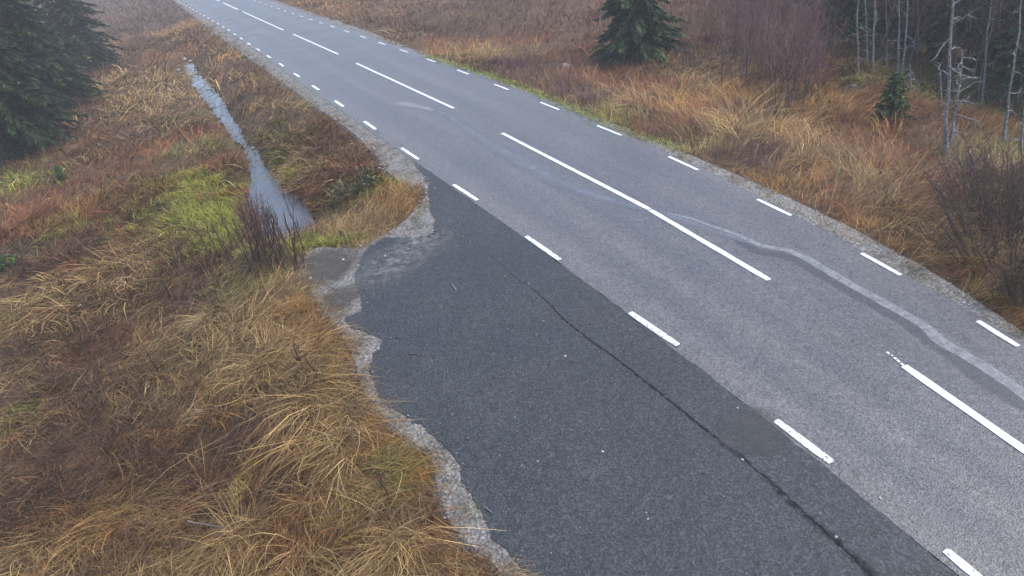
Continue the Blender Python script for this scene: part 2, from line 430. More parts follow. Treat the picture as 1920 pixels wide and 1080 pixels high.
# ------------------------------------------------------------------ ground
def build_ground():
    X, Y = AX, AY
    P = np.c_[_gx.ravel(), _gy.ravel()]; z = HGRID.ravel()
    n = len(X); i, j = np.meshgrid(np.arange(n - 1), np.arange(len(Y) - 1)); k = (j * n + i).ravel()
    Q = np.stack([k, k + 1, k + n + 1, k + n], 1)
    o = mesh_np('ground', np.c_[P, z], Q, M_SOIL, smooth_shade=True)
    return tag(o, kind='structure')
build_ground()

# road sheet
n = 420
ra, rb = resample(ROAD_L, n), resample(ROAD_R, n)
ra = ra + np.stack([fbm(np.arange(n) * .9, np.zeros(n), 4), fbm(np.arange(n) * .9, np.zeros(n) + 5, 8)], 1) * 0.03
rb = rb + np.stack([fbm(np.arange(n) * .9, np.zeros(n), 14), fbm(np.arange(n) * .9, np.zeros(n) + 5, 18)], 1) * 0.04
_s = np.r_[0, np.cumsum(np.linalg.norm(np.diff((ra + rb) / 2, axis=0), axis=1))]
_rows = 9
road = strip('road', ra, rb, 0.0, 0.0, M_ROAD, rows=_rows, col=np.vstack([np.c_[np.full(n, k / (_rows - 1)), _s / 10, np.zeros(n)] for k in range(_rows)]))
# thickness at both edges
for A in (ra, rb):
    e = strip('road_edge', A, A, 0.0, -0.06, M_ROAD, road)
tag(road, kind='structure')

# gravel sheets: reach a little under the asphalt and run out under the grass
n = 500
ga, gb = resample(ROAD_R, n), resample(GRAV_R, n)
inner = ga + (ga - gb) * 0.25
outer = gb + (gb - ga) / (np.linalg.norm(gb - ga, axis=1)[:, None] + 1e-6) * 0.35
gv = np.vstack([np.c_[inner, np.full(n, -0.007)], np.c_[gb, np.full(n, -0.02)], np.c_[outer, np.full(n, -0.16)]])
i = np.arange(n - 1)
gq = np.vstack([np.stack([k * n + i, k * n + i + 1, (k + 1) * n + i + 1, (k + 1) * n + i], 1) for k in (0, 1)])
tag(mesh_np('gravel_verge', gv, gq, M_GRAVEL), kind='structure')
# near side: one sheet from the grass edge to under the asphalt
lip = np.vstack([_far, densify(GRASS_L[len(_far):], 0.12)])
ls = offset(lip, 0.0)
near_poly = np.vstack([lip, [at(1250, 1330)[:2]], [at(1100, 900)[:2], at(900, 600)[:2], at(880, 440)[:2], at(860, 375)[:2]], offset(ROAD_L[:np.argmin(np.linalg.norm(ROAD_L - at(862, 362)[:2], axis=1)):3], -0.35 if inside((offset(ROAD_L, -0.35)[150])[None], ROAD_POLY)[0] else 0.35)[::-1]])
tag(flat_poly('gravel_shoulder', near_poly, -0.006, M_GRAVEL), kind='structure')
n = len(lip)
t = np.gradient(lip, axis=0); t /= np.linalg.norm(t, axis=1)[:, None] + 1e-9
side = np.stack([t[:, 1], -t[:, 0]], 1)
if inside((lip[len(_far) + 200] + side[len(_far) + 200] * 0.2)[None], HARD_POLY)[0]: side = -side
bankv = strip('shoulder_bank', lip, lip + side * 0.18, -0.006, -0.14, M_GRAVEL)
tag(bankv, kind='structure')

# ------------------------------------------------------------------ lay-by: two slabs of dark asphalt with the open crack between them
PX_CRACK = [(848, 420), (880, 452), (905, 468), (935, 492), (958, 513), (985, 535), (1008, 549), (1022, 562), (1050, 592), (1075, 612), (1108, 640), (1138, 661), (1170, 684), (1205, 712), (1240, 740), (1283, 773),
            (1320, 806), (1360, 835), (1390, 855), (1415, 882), (1450, 910), (1485, 943), (1515, 972), (1545, 999), (1575, 1025), (1610, 1056), (1650, 1090), (1760, 1190), (1850, 1290)]
crack = densify(pts(PX_CRACK), 0.02, 0.035, 21, 1.6)
nc = len(crack); sc = np.linspace(0, 1, nc)
cw = 0.0015 + 0.0065 * smooth(0.05, 0.5, sc) + 0.007 * np.maximum(0, fbm(sc * 160, sc * 0, 31, 3)) * smooth(0.1, 0.4, sc)
tc = np.gradient(crack, axis=0); tc /= np.linalg.norm(tc, axis=1)[:, None]; ncv = np.stack([-tc[:, 1], tc[:, 0]], 1)
crack = crack + ncv * (0.012 * fbm(sc * 260, sc * 0 + 3, 61, 3) * smooth(0.03, 0.3, sc))[:, None]
jag = (RNG.random((nc, 2)) - 0.5) * 0.014 * smooth(0.1, 0.5, sc)[:, None]
c_left = crack - ncv * (cw + jag[:, 0])[:, None]; c_right = crack + ncv * (cw + jag[:, 1])[:, None]
if not inside((c_left[nc // 2])[None], np.vstack([BAY_EDGE, crack[::-1]]))[0]: c_left, c_right = c_right, c_left
# road side limit of the dark surface
k0 = np.argmin(np.linalg.norm(ROAD_L - BAY_EDGE[0], axis=1))
RB = densify(ROAD_L[k0:], 0.06, 0.035, 41, 4.0)
kend = np.argmin(np.linalg.norm(RB - at(1990, 1240)[:2], axis=1))
RB = RB[:kend]
BAY_Z = 0.004
slab1 = np.vstack([BAY_EDGE, c_left[::-1]])
# the narrow neck beyond the crack's end belongs to the road-side slab: join from the crack's far end to the tip
kn = np.argmin(np.linalg.norm(BAY_EDGE - at(811, 436)[:2], axis=1))
slab1 = np.vstack([BAY_EDGE[kn:], c_left[::-1]])
slab2 = np.vstack([BAY_EDGE[:kn], c_right, RB[::-1]])
bay = flat_poly('lay_by', slab1, BAY_Z, M_BAY, skirt=0.04); tag(bay, kind='structure')
bay2 = flat_poly('lay_by_edge_slab', slab2, BAY_Z, M_BAY, bay, skirt=0.04)
M_DARK, _, _b = mat_new('crack_shade'); _b.inputs['Base Color'].default_value = (0.02, 0.02, 0.02, 1); _b.inputs['Roughness'].default_value = 0.9  # shade of a deeper crack, painted as a dark bottom
strip('crack_bottom', offset(crack, -0.06), offset(crack, 0.06), -0.003, -0.003, M_DARK, bay)

# ------------------------------------------------------------------ painted markings, each dash a part of the road
def paint_dash(name, c0, c1, wdt, z, mat):
    """one rounded stroke of thick paint from c0 to c1"""
    c0, c1 = np.asarray(c0), np.asarray(c1); d = c1 - c0; L = np.linalg.norm(d); d /= L; s = np.array([-d[1], d[0]])
    k = max(2, int(L / 0.25)); out = []
    for side in (1, -1):
        tt = np.linspace(0, 1, k + 1) if side == 1 else np.linspace(1, 0, k + 1)
        for t in tt:
            e = 0.9 if t in (0.0, 1.0) else 1.0
            along = t * L + (0.0 if 0 < t < 1 else (-0.0))
            out.append(c0 + d * along + s * side * wdt / 2 * e * (1 + 0.05 * RNG.normal()))
        end = c1 if side == 1 else c0
        out.append(end + d * (0.008 if side == 1 else -0.008))
    return flat_poly(name, out, z, mat, road, skirt=0.006)
def worn_paint():
    mt, n, b = mat_new('worn_road_paint'); co = objco(n)
    v = voro(n, co, 48); nz = noise(n, co, 14, 4, 0.7)
    x = n.nodes.new('ShaderNodeMath'); x.operation = 'MULTIPLY'; n.links.new(v.outputs['Color'], x.inputs[0]); n.links.new(nz, x.inputs[1])
    c = ramp(n, x.outputs[0], [(0.0, (0.22, 0.22, 0.23)), (0.09, (0.30, 0.30, 0.31)), (0.15, (0.72, 0.72, 0.71)), (0.5, (0.82, 0.82, 0.81))]).outputs[0]
    n.links.new(c, b.inputs['Base Color']); b.inputs['Roughness'].default_value = 0.6
    bump(n, b, x.outputs[0], 0.4, 0.005)
    return mt
M_WORN = worn_paint()
PX_DASH_L = [(1772.7, 1033, 1845, 1092), (1455, 789.3, 1559.3, 867.3), (1181.7, 586.7, 1270.7, 647.3), (986.7, 443.3, 1049.3, 487.3), (850.7, 346.7, 895, 375.5), (753, 278, 784.5, 299)]
MID_L = [(693.3, 235), (635.9, 194.6), (591.7, 164.6), (556.3, 141), (527.7, 121.7), (504, 106.3), (484, 93), (467, 82.3), (452.3, 72.3), (440.3, 64.3), (429, 56.7), (418.7, 50.7)]
PX_DASH_R = [(1833.3, 602.7, 1908.3, 649.3), (1616, 475.7, 1688.3, 516), (1420, 374.3, 1483.3, 404.3), (1254, 294, 1308, 319), (1120, 236, 1165, 254), (1013, 192, 1048, 206)]
MID_R = [(939.7, 163.3), (867.7, 135.3), (807.3, 113.3), (757.3, 95.7), (716, 81.7), (680.7, 69.3), (650, 59), (623, 50)]
def far_dashes(mids):
    P = pts(mids); out = []
    D = np.gradient(P, axis=0)
    for p, d in zip(P, D):
        out.append((p - d / 6.2, p + d / 6.2))
    st = P[-1] - P[-2]; st = st / np.linalg.norm(st)
    p = P[-1]
    for k in range(14):
        p = p + st * 2.6
        out.append((p - st * 0.43, p + st * 0.43))
    return out
ZP = 0.009
for q in PX_DASH_L: paint_dash('edge_dash', at(q[0], q[1])[:2], at(q[2], q[3])[:2], 0.09, ZP, M_WORN)
for a, b in far_dashes(MID_L): paint_dash('edge_dash', a, b, 0.10, ZP, M_PAINT)
for q in PX_DASH_R: paint_dash('edge_dash', at(q[0], q[1])[:2], at(q[2], q[3])[:2], 0.075, ZP, M_PAINT)
for a, b in far_dashes(MID_R): paint_dash('edge_dash', a, b, 0.08, ZP, M_PAINT)
for a, b, c, d in ((1695, 686.7, 1990, 893), (941.7, 250, 1218, 393), (1219.5, 394.5, 1441.7, 525), (668.3, 119, 850.7, 203.3), (550, 64.3, 634.5, 102), (455, 22, 531.5, 56.7)):
    paint_dash('centre_dash', at(a, b)[:2], at(c, d)[:2], 0.10, ZP, M_PAINT)
_p, _q = at(531.5, 56.7)[:2], at(455, 22)[:2]
_d = (_q - _p) / np.linalg.norm(_q - _p)
for k in range(3):
    a = _q + _d * (2.5 + 11.5 * k); paint_dash('centre_dash', a, a + _d * 9, 0.13, ZP, M_PAINT)
# scraps of paint before the near centre stroke
for a, b in ((1663, 661), (1668, 664), (1674, 669), (1681, 675), (1686, 680)):
    p = at(a, b)[:2]; dd = (at(1695, 686.7)[:2] - p); dd /= np.linalg.norm(dd)
    paint_dash('paint_scrap', p, p + dd * 0.07, 0.03, ZP, M_WORN)

# ------------------------------------------------------------------ stains and residue lying on the road
def film(name, px, widths, mat, z, edge=0.35, peak=1.0, side=0.0, seed=1):
    """a soft-edged ribbon along a traced line; widths in metres"""
    P = pts(px); seg = np.linalg.norm(np.diff(P, axis=0), axis=1); c = np.r_[0, np.cumsum(seg)]
    q = densify(P, 0.08, 0.05, seed, 2.0); n = len(q); s = np.linspace(0, c[-1], n)
    wd = np.interp(s, c, np.interp(np.linspace(0, 1, len(c)), np.linspace(0, 1, len(widths)), widths)) * (1 + 0.25 * fbm(s * 1.6, s * 0 + 2, seed + 3, 3))
    t = np.gradient(q, axis=0); t /= np.linalg.norm(t, axis=1)[:, None]; nv = np.stack([-t[:, 1], t[:, 0]], 1)
    q = q + nv * side
    rows = []; al = []
    prof = [(-0.5, 0.0), (-0.5 + edge * 0.5, 1.0), (0.0, 1.0), (0.5 - edge * 0.5, 1.0), (0.5, 0.0)]
    endf = smooth(0, 0.04, s / s[-1]) * smooth(0, 0.04, 1 - s / s[-1] + 0.0)
    for o, a in prof:
        rows.append(np.c_[q + nv * (wd * o)[:, None], np.full(n, z)]); al.append(a * peak * endf)
    V = np.vstack(rows); A = np.concatenate(al); i = np.arange(n - 1)
    Q = np.vstack([np.stack([k * n + i, k * n + i + 1, (k + 1) * n + i + 1, (k + 1) * n + i], 1) for k in range(4)])
    o = mesh_np(name, V, Q, mat, road, np.repeat(A[:, None], 3, 1)); return o
SEAL = [(1240, 398), (1310, 415), (1380, 440), (1430, 462), (1480, 470), (1520, 488), (1560, 512), (1607, 541), (1650, 563), (1697, 589), (1738, 613), (1760, 636), (1815, 670), (1868, 708), (1930, 748), (2010, 800)]
film('damp_streak', [(a - 6, b + 10) for a, b in SEAL[2:]], [.12, .2, .26, .28, .26, .26, .26, .28, .30, .30, .32, .34, .34, .34], M_WET, 0.0035, 0.6, 0.6, 0, 4)
film('pale_residue', SEAL, [.04, .07, .09, .12, .14, .15, .15, .14, .15, .16, .18, .21, .20, .19, .19, .19], M_SEAL, 0.0055, 0.2, 0.6, 0, 2)
film('bluish_film', [(800, 200), (850, 222), (900, 258), (960, 292), (1030, 332), (1100, 362), (1180, 384), (1270, 408), (1380, 445), (1440, 470)], [.2, .4, .55, .6, .6, .5, .4, .35, .3, .2], M_BLUE, 0.0035, 0.9, 0.55, 0, 6)
film('pale_residue', [(747, 193), (765, 196), (785, 200), (812, 208)], [.36, .46, .34, .2], M_SEAL, 0.0055, 0.4, 0.62, 0, 8)
# dust and a round worn patch on the lay-by
def blob(name, cx, cy, rad, mat, z, peak, stretch=1.0, ang=0.0, parent=None, hard=0.45):
    c = at(cx, cy)[:2]; V = [np.r_[c, z]]; A = [peak]; nn = 40
    for rr, a in ((hard, peak), (1.0, 0.0)):
        for k in range(nn):
            th = 2 * np.pi * k / nn; r = rad * rr * (1 + 0.22 * float(fbm(np.array([math.cos(th) * 1.5 + cx]), np.array([math.sin(th) * 1.5]), 3)[0]))
            x, y = r * math.cos(th) * stretch, r * math.sin(th)
            V.append(np.array([c[0] + x * math.cos(ang) - y * math.sin(ang), c[1] + x * math.sin(ang) + y * math.cos(ang), z])); A.append(a)
    T = [(0, 1 + k, 1 + (k + 1) % nn) for k in range(nn)]
    Q = [(1 + k, 1 + nn + k, 1 + nn + (k + 1) % nn, 1 + (k + 1) % nn) for k in range(nn)]
    return mesh_np(name, np.array(V), Q, mat, parent, np.repeat(np.array(A)[:, None], 3, 1), T)
film('crumbled_seam', PX_CRACK[6:-1], [.02, .03, .04, .05, .05, .06, .07, .07, .08, .09, .10, .11, .12, .14, .15, .16], film_mat('crumbled_asphalt', (0.017, 0.018, 0.018), 0.85, 11.0, 0.2, 0.0), 0.0062, 0.8, 0.72, 0.0, 12)
blob('worn_patch', 1408, 808, 0.42, M_PATCH, 0.0075, 0.45, 1.0, 0, bay, 0.8)
M_MUD = film_mat('mud_film', (0.075, 0.066, 0.055), 0.75, 3.0, 0.3, 0.1)
blob('mud_film', 596, 505, 0.75, M_MUD, -0.0025, 1.0, 1.3, 1.2, bay, 0.5)
blob('mud_film', 640, 560, 0.45, M_MUD, -0.0015, 0.8, 1.3, 1.2, bay, 0.4)
blob('gravel_dust', 748, 486, 0.75, M_DUST, 0.0075, 0.6, 1.9, 0.75, bay, 0.15)
blob('gravel_dust', 790, 452, 0.5, M_DUST, 0.0115, 0.6, 1.5, 0.4, bay, 0.15)

# ------------------------------------------------------------------ ditch water
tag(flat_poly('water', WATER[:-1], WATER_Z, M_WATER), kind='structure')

# ------------------------------------------------------------------ grass
SPEC = {  # length lo, hi; width mm; first and last elevation (degrees); blades per tuft; colours
    'straw':  (.40, .85, 6.6, 62, -30, 62, ((.38, .265, .12), (.47, .345, .17), (.29, .19, .085), (.19, .115, .055), (.13, .075, .042))),
    'tan':    (.32, .65, 5.0, 70, -18, 58, ((.24, .15, .07), (.30, .205, .10), (.17, .10, .05), (.35, .25, .13))),
    'brown':  (.28, .60, 4.2, 76, 4, 54, ((.095, .05, .030), (.065, .038, .025), (.14, .075, .044), (.20, .12, .068))),
    'rust':   (.25, .50, 4.5, 76, 2, 62, ((.24, .095, .042), (.17, .065, .034), (.29, .135, .06), (.13, .055, .034))),
    'heather':(.22, .42, 4.2, 80, 35, 60, ((.095, .05, .048), (.125, .064, .058), (.07, .04, .037), (.17, .10, .08))),
    'green':  (.10, .24, 6.0, 75, 15, 64, ((.25, .33, .035), (.19, .27, .035), (.33, .38, .05), (.27, .26, .06))),
    'olive':  (.20, .42, 5.0, 74, 0, 60, ((.19, .175, .05), (.25, .22, .075), (.14, .13, .042), (.29, .235, .10))),
    'orange': (.25, .52, 4.5, 72, -8, 65, ((.30, .155, .055), (.35, .205, .08), (.23, .11, .042), (.38, .25, .11))),
    'dark':   (.10, .25, 5.0, 60, 0, 26, ((.045, .032, .028), (.065, .045, .034), (.10, .07, .048), (.038, .03, .027))),
}
ZONES = {
 'straw': [(80, 572), (100, 560), (610, 830), (630, 780), (560, 730), (450, 690), (380, 655), (520, 640), (480, 720), (430, 640), (700, 1050), (430, 1030), (560, 1065), (250, 200), (300, 190), (280, 170), (320, 232),
           (230, 150), (285, 210), (1400, 232), (1400, 272), (640, 750), (590, 690), (350, 690), (200, 505), (760, 1010), (310, 165), (345, 185)],
 'tan': [(40, 1050), (150, 1000), (30, 805), (300, 750), (680, 930), (860, 1035), (320, 1050), (280, 960), (60, 690), (280, 580), (170, 495), (260, 465), (200, 110), (300, 140), (400, 105), (480, 235), (560, 300),
         (620, 300), (700, 410), (650, 440), (360, 75), (720, 65), (900, 112), (1180, 190), (1260, 150), (1540, 262), (1600, 330), (1650, 385), (1720, 440), (1780, 470), (1860, 500), (300, 640), (470, 600), (520, 590),
         (950, 100), (1330, 300), (1450, 230), (1690, 350), (1240, 190), (260, 690), (730, 960), (640, 960), (1560, 300), (1500, 300), (1750, 430)],
 'brown': [(280, 900), (320, 880), (150, 870), (60, 850), (130, 720), (380, 900), (200, 800), (330, 760), (540, 910), (90, 640), (180, 690), (40, 960), (60, 900), (120, 820), (200, 870), (200, 760), (420, 880), (480, 930), (640, 700), (780, 955), (230, 1030), (150, 625), (250, 605), (300, 560), (330, 480), (110, 480), (260, 240), (250, 120), (260, 90),
           (220, 70), (340, 205), (205, 195), (430, 130), (450, 190), (620, 420), (800, 60), (900, 70), (1050, 160), (1260, 262), (1720, 260), (1600, 380), (1700, 405), (1800, 330), (1830, 420), (100, 950), (340, 850),
           (1000, 90), (400, 160), (1550, 370), (1000, 150), (170, 900), (90, 760), (260, 820), (1480, 340), (1760, 380), (60, 1000)],
 'rust': [(1330, 215), (1380, 210), (1220, 170), (1560, 370), (900, 90), (1090, 110), (1800, 430), (1740, 340), (350, 940), (560, 880), (820, 1000), (620, 1000), (500, 1050), (200, 655), (150, 520), (60, 400), (130, 360), (140, 300), (220, 300), (200, 255), (300, 270), (200, 420), (220, 390), (280, 430), (400, 320),
          (440, 300), (400, 245), (600, 230), (640, 250), (660, 300), (700, 330), (600, 350), (1060, 80), (1100, 140), (1150, 150), (1280, 240), (1600, 230), (1540, 150), (1520, 350), (1640, 280), (1700, 310), (1750, 380),
          (330, 100), (980, 70), (540, 1010), (660, 1010), (240, 340), (170, 330), (90, 440), (470, 350), (1020, 70), (1450, 200), (1620, 200), (1810, 520)],
 'heather': [(430, 820), (480, 800), (350, 570), (500, 480), (385, 500), (670, 260), (1000, 120), (1100, 190), (1200, 222), (1420, 292), (1460, 312), (450, 800), (465, 835), (1440, 300), (960, 130), (1050, 180), (1870, 450)],
 'green': [(40, 785), (650, 990), (350, 350), (385, 385), (420, 400), (430, 450), (540, 330), (690, 360), (400, 350), (360, 330), (455, 430), (370, 410), (590, 455), (60, 330), (700, 345)],
 'olive': [(720, 885), (745, 905), (400, 560), (450, 545), (340, 400), (400, 430), (300, 400), (250, 380), (120, 440), (430, 340), (380, 280), (370, 220), (540, 230), (560, 250), (520, 285), (640, 370), (660, 390),
           (1130, 210), (1320, 272), (1600, 150), (1860, 290), (1885, 540), (60, 345), (300, 340), (430, 500), (570, 270), (1160, 235), (330, 460), (380, 460), (590, 200), (490, 250)],
 'orange': [(480, 870), (180, 960), (600, 960), (1300, 200), (1350, 190), (1480, 250), (1420, 250), (1000, 100), (1250, 210), (1660, 430), (1600, 350), (1500, 330), (360, 795), (550, 950), (600, 640), (560, 590), (640, 720), (700, 790), (760, 845), (800, 872), (310, 345), (350, 60), (520, 180), (480, 160), (740, 370), (785, 375), (380, 90), (1560, 200), (1550, 330),
            (1900, 570), (620, 650), (600, 600), (730, 800), (1470, 345), (770, 390), (820, 100), (1580, 210), (500, 200), (1680, 460), (420, 110)],
 'dark': [(20, 560), (20, 740), (10, 650), (60, 470), (1780, 320), (440, 975), (10, 700), (1840, 360), (290, 950), (1760, 310)],
}
ZP_, ZS_ = [], []
SN = list(SPEC)
for sp, L in ZONES.items():
    for a, b in L: ZP_.append(gat(a, b)[:2]); ZS_.append(SN.index(sp))
ZP_ = np.array(ZP_); ZS_ = np.array(ZS_); ZD_ = np.linalg.norm(ZP_, axis=1)
def species_at(P):
    out = np.zeros(len(P), int)
    for c in range(0, len(P), 4000):
        p = P[c:c + 4000]
        d = np.linalg.norm(p[:, None] - ZP_[None], axis=2) / (0.045 * ZD_[None] + 0.05)
        g = -d * 1.6 - np.log(-np.log(RNG.random(d.shape) * 0.9998 + 1e-4)) * 0.62
        out[c:c + 4000] = ZS_[g.argmax(1)]
    return out
for _k, _v in SPEC.items():          # wet autumn colours
    _c = np.array(_v[6]); _l = (_c @ [.3, .59, .11])[:, None]; SPEC[_k] = _v[:6] + (tuple(map(tuple, np.clip(_l + (_c - _l) * 1.16, .010, 1) * .96)),)
def project(P):
    D = P - np.array([0, 0, CAM_H]); z = D @ F_
    z = np.where(z < 0.1, 1e-3, z)
    return 960 + FPX * (D @ R_) / z, 540 - FPX * (D @ U_) / z, z
def blades(P0, L, wd, az, e0, e1, curl, colr, seg):
    """ribbons: P0 (n,3) roots; returns V, Q, C"""
    n = len(P0); V = np.zeros((n, seg + 1, 2, 3)); p = P0.copy(); step = L / seg
    tw = RNG.normal(0, 0.45, n)
    for k in range(seg + 1):
        t = k / seg
        a = az + curl * t
        sx = np.stack([-np.sin(a), np.cos(a), np.sin(tw) * 0.8], 1) * (0.5 * wd * (1.0 - 0.88 * t ** 1.6))[:, None]
        V[:, k, 0] = p - sx; V[:, k, 1] = p + sx
        e = e0 + (e1 - e0) * ((t + 0.5 / seg) ** 0.75)
        p = p + np.stack([np.cos(a) * np.cos(e), np.sin(a) * np.cos(e), np.sin(e)], 1) * step[:, None]
        p[:, 2] = np.maximum(p[:, 2], P0[:, 2] - 0.05)
    base = (np.arange(n) * (seg + 1) * 2)[:, None]
    k = np.arange(seg)[None] * 2
    Q = np.stack([base + k, base + k + 1, base + k + 3, base + k + 2], -1).reshape(-1, 4)
    C = np.repeat(colr, (seg + 1) * 2, 0)
    return V.reshape(-1, 3), Q, C
def flow(x, y):
    """which way the laid grass lies"""
    return -0.5 + 2.4 * fbm(x * 0.16 + 3, y * 0.16, 77, 2) * 2
def colours(sp, n_):
    out = np.zeros((n_, 3))
    for k, s in enumerate(SN):
        mk = sp == k
        if mk.any():
            c = np.array(SPEC[s][6]); idx = RNG.integers(0, len(c), mk.sum()); out[mk] = c[idx]
    v = np.exp(RNG.normal(0, 0.22, n_))[:, None]
    return out * v
def par(sp, k): return np.array([SPEC[s][k] for s in SN], float)[sp]
def grow(name, side, n_tufts, rmin, rmax, per, seg, p=1.45, hscale=1.0, seed=1):
    """tufts over one side of the road between two distances from the mast"""
    a = np.radians(RNG.uniform(-62, 62, n_tufts)); u = RNG.random(n_tufts)
    q = 2 - p; r = (rmin ** q + u * (rmax ** q - rmin ** q)) ** (1 / q)
    P = np.stack([r * np.sin(a), r * np.cos(a)], 1)
    px, py, dz = project(np.c_[P, np.full(len(P), -0.3)])
    ok = (px > -260) & (px < 2150) & (py > -160) & (py < 1290)
    P, r = P[ok], r[ok]
    dl, dr = pdist(P, GRASS_C), pdist(P, GRAV_C)
    ok = ~inside(P, HARD_POLY) & ((dl < dr) == (side == 'L'))
    d = np.minimum(dl, dr)
    if side == 'L':
        ok &= (sdf(P, WATER_C) > 0.12) | ((sdf(P, WATER_C) > -0.16) & (RNG.random(len(P)) < 0.30))
    P, r, d = P[ok], r[ok], d[ok]
    sp = species_at(P)
    # tuft attributes
    nT = len(P); lay = flow(P[:, 0], P[:, 1]) + RNG.normal(0, 0.7, nT); tone = np.clip(np.exp(RNG.normal(-0.06, 0.42, nT)), .3, 1.55)
    big = np.exp(RNG.normal(0, 0.25, nT)) * (0.55 + 0.45 * smooth(0.0, 0.7, d))
    cnt = np.maximum(3, (par(sp, 5) / 60 * per * RNG.uniform(0.6, 1.4, nT)).astype(int))
    T = np.repeat(np.arange(nT), cnt); n = len(T)
    s_ = sp[T]
    # some strays of a neighbouring kind in every tuft
    mixm = RNG.random(n) < 0.09; s_ = np.where(mixm, RNG.permutation(s_), s_)
    spread = (0.10 + 0.012 * r[T]) * RNG.random(n) ** 0.6
    th = RNG.uniform(0, 2 * np.pi, n)
    xy = P[T] + np.stack([np.cos(th), np.sin(th)], 1) * spread[:, None]
    hp = inside(xy, HARD_POLY); hp[hp] = pdist(xy[hp], GRASS_C if side == 'L' else GRAV_C) > (0.20 if side == 'L' else 0.38) * RNG.random(hp.sum())
    xy[hp] = P[T][hp]
    spl = np.where(RNG.random(nT) < 0.35, 0.75, 0.28)[T]
    out_dx = np.cos(th) * spread / 0.18 * spl + np.cos(lay[T]) * 1.0; out_dy = np.sin(th) * spread / 0.18 * spl + np.sin(lay[T]) * 1.0
    az = np.arctan2(out_dy, out_dx) + RNG.normal(0, 0.22, n)
    L = RNG.uniform(par(s_, 0), par(s_, 1)) * big[T] * hscale
    z0 = height(xy) - 0.015
    e0 = np.radians(np.clip(par(s_, 3) + RNG.normal(0, 12, n) - (RNG.uniform(0, 48, nT) * (RNG.random(nT) < 0.75))[T], 8, 88)); e1 = np.radians(par(s_, 4) + RNG.normal(0, 22, n))
    wd = par(s_, 2) * 0.001 * np.maximum(1, r[T] / 8.0) ** 1.05 * RNG.uniform(0.7, 1.3, n)
    V, Q, C = blades(np.c_[xy, z0], L, wd, az, e0, e1, RNG.normal(0, 0.5, n) + np.repeat(RNG.normal(0, 0.5, nT), cnt), colours(s_, n) * tone[T][:, None], seg)
    o = mesh_np(name, V, Q, M_GRASS, None, C)
    
    return tag(o, kind='stuff')
grow('meadow_grass', 'L', 10500, 2.5, 9.5, 25, 4, 1.0)
grow('meadow_grass', 'L', 13000, 9.5, 22, 21, 3, 1.0)
grow('meadow_grass', 'L', 19000, 21, 60, 14, 2, 1.1, 1.15)
grow('meadow_grass', 'L', 12000, 58, 150, 11, 2, 1.5, 1.5)
grow('bank_grass', 'R', 9500, 9, 30, 24, 3, 1.2, 1.35)
grow('bank_grass', 'R', 15000, 28, 70, 10, 2, 1.1, 1.3)
grow('bank_grass', 'R', 6000, 68, 150, 9, 2, 1.5, 1.6)



def dry_stems():
    """fine upright stems and flattened litter among the near grass"""
    n0 = 16000; a = np.radians(RNG.uniform(-62, 62, n0)); r = RNG.uniform(2.5 ** .6, 16 ** .6, n0) ** (1 / .6)
    P = np.stack([r * np.sin(a), r * np.cos(a)], 1); dl, dr = pdist(P, GRASS_C), pdist(P, GRAV_C)
    ok = ~inside(P, HARD_POLY) & (dl < dr) & (sdf(P, WATER_C) > 0.05) & (dl > .08); P, r = P[ok], r[ok]
    sp = species_at(P); ok = np.isin(sp, [SN.index(k) for k in ('brown', 'rust', 'heather', 'dark', 'tan')]) & (fbm(P[:, 0] * .8, P[:, 1] * .8, 91, 3) > -.12); P, r = P[ok], r[ok]; n = len(P)
    z = height(P); c = np.array([(.07, .042, .032), (.10, .05, .036), (.14, .075, .05), (.055, .036, .03), (.20, .13, .075)])[RNG.integers(0, 5, n)] * np.exp(RNG.normal(0, .2, n))[:, None]
    V, Q, C = blades(np.c_[P, z], RNG.uniform(.22, .6, n), .0042 * np.maximum(1, r / 8) ** .8 * RNG.uniform(.7, 1.4, n), RNG.uniform(0, 6.28, n), np.radians(RNG.normal(80, 9, n)), np.radians(RNG.normal(58, 25, n)), RNG.normal(0, .3, n), c, 3)
    tag(mesh_np('dry_stems', V, Q, M_GRASS, None, C), kind='stuff')
    # flattened litter
    n = 22000; a = np.radians(RNG.uniform(-62, 62, n)); r = RNG.uniform(2.5 ** .7, 14 ** .7, n) ** (1 / .7); P = np.stack([r * np.sin(a), r * np.cos(a)], 1)
    ok = ~inside(P, HARD_POLY) & (pdist(P, GRASS_C) < pdist(P, GRAV_C)) & (sdf(P, WATER_C) > 0.05); P, r = P[ok], r[ok]; n = len(P)
    c = np.array([(.24, .16, .08), (.10, .06, .04), (.16, .10, .055), (.32, .22, .11), (.07, .05, .04), (.19, .085, .05)])[RNG.integers(0, 6, n)]
    V, Q, C = blades(np.c_[P, height(P) + .02 + .12 * RNG.random(n) ** 2], RNG.uniform(.12, .5, n), .006 * np.maximum(1, r / 8) ** .8 * RNG.uniform(.6, 1.6, n), flow(P[:, 0], P[:, 1]) + RNG.normal(0, 1.0, n), np.radians(RNG.normal(12, 14, n)), np.radians(RNG.normal(-8, 14, n)), RNG.normal(0, .7, n), c, 3)
    tag(mesh_np('flattened_straw', V, Q, M_GRASS, None, C), kind='stuff')
dry_stems()
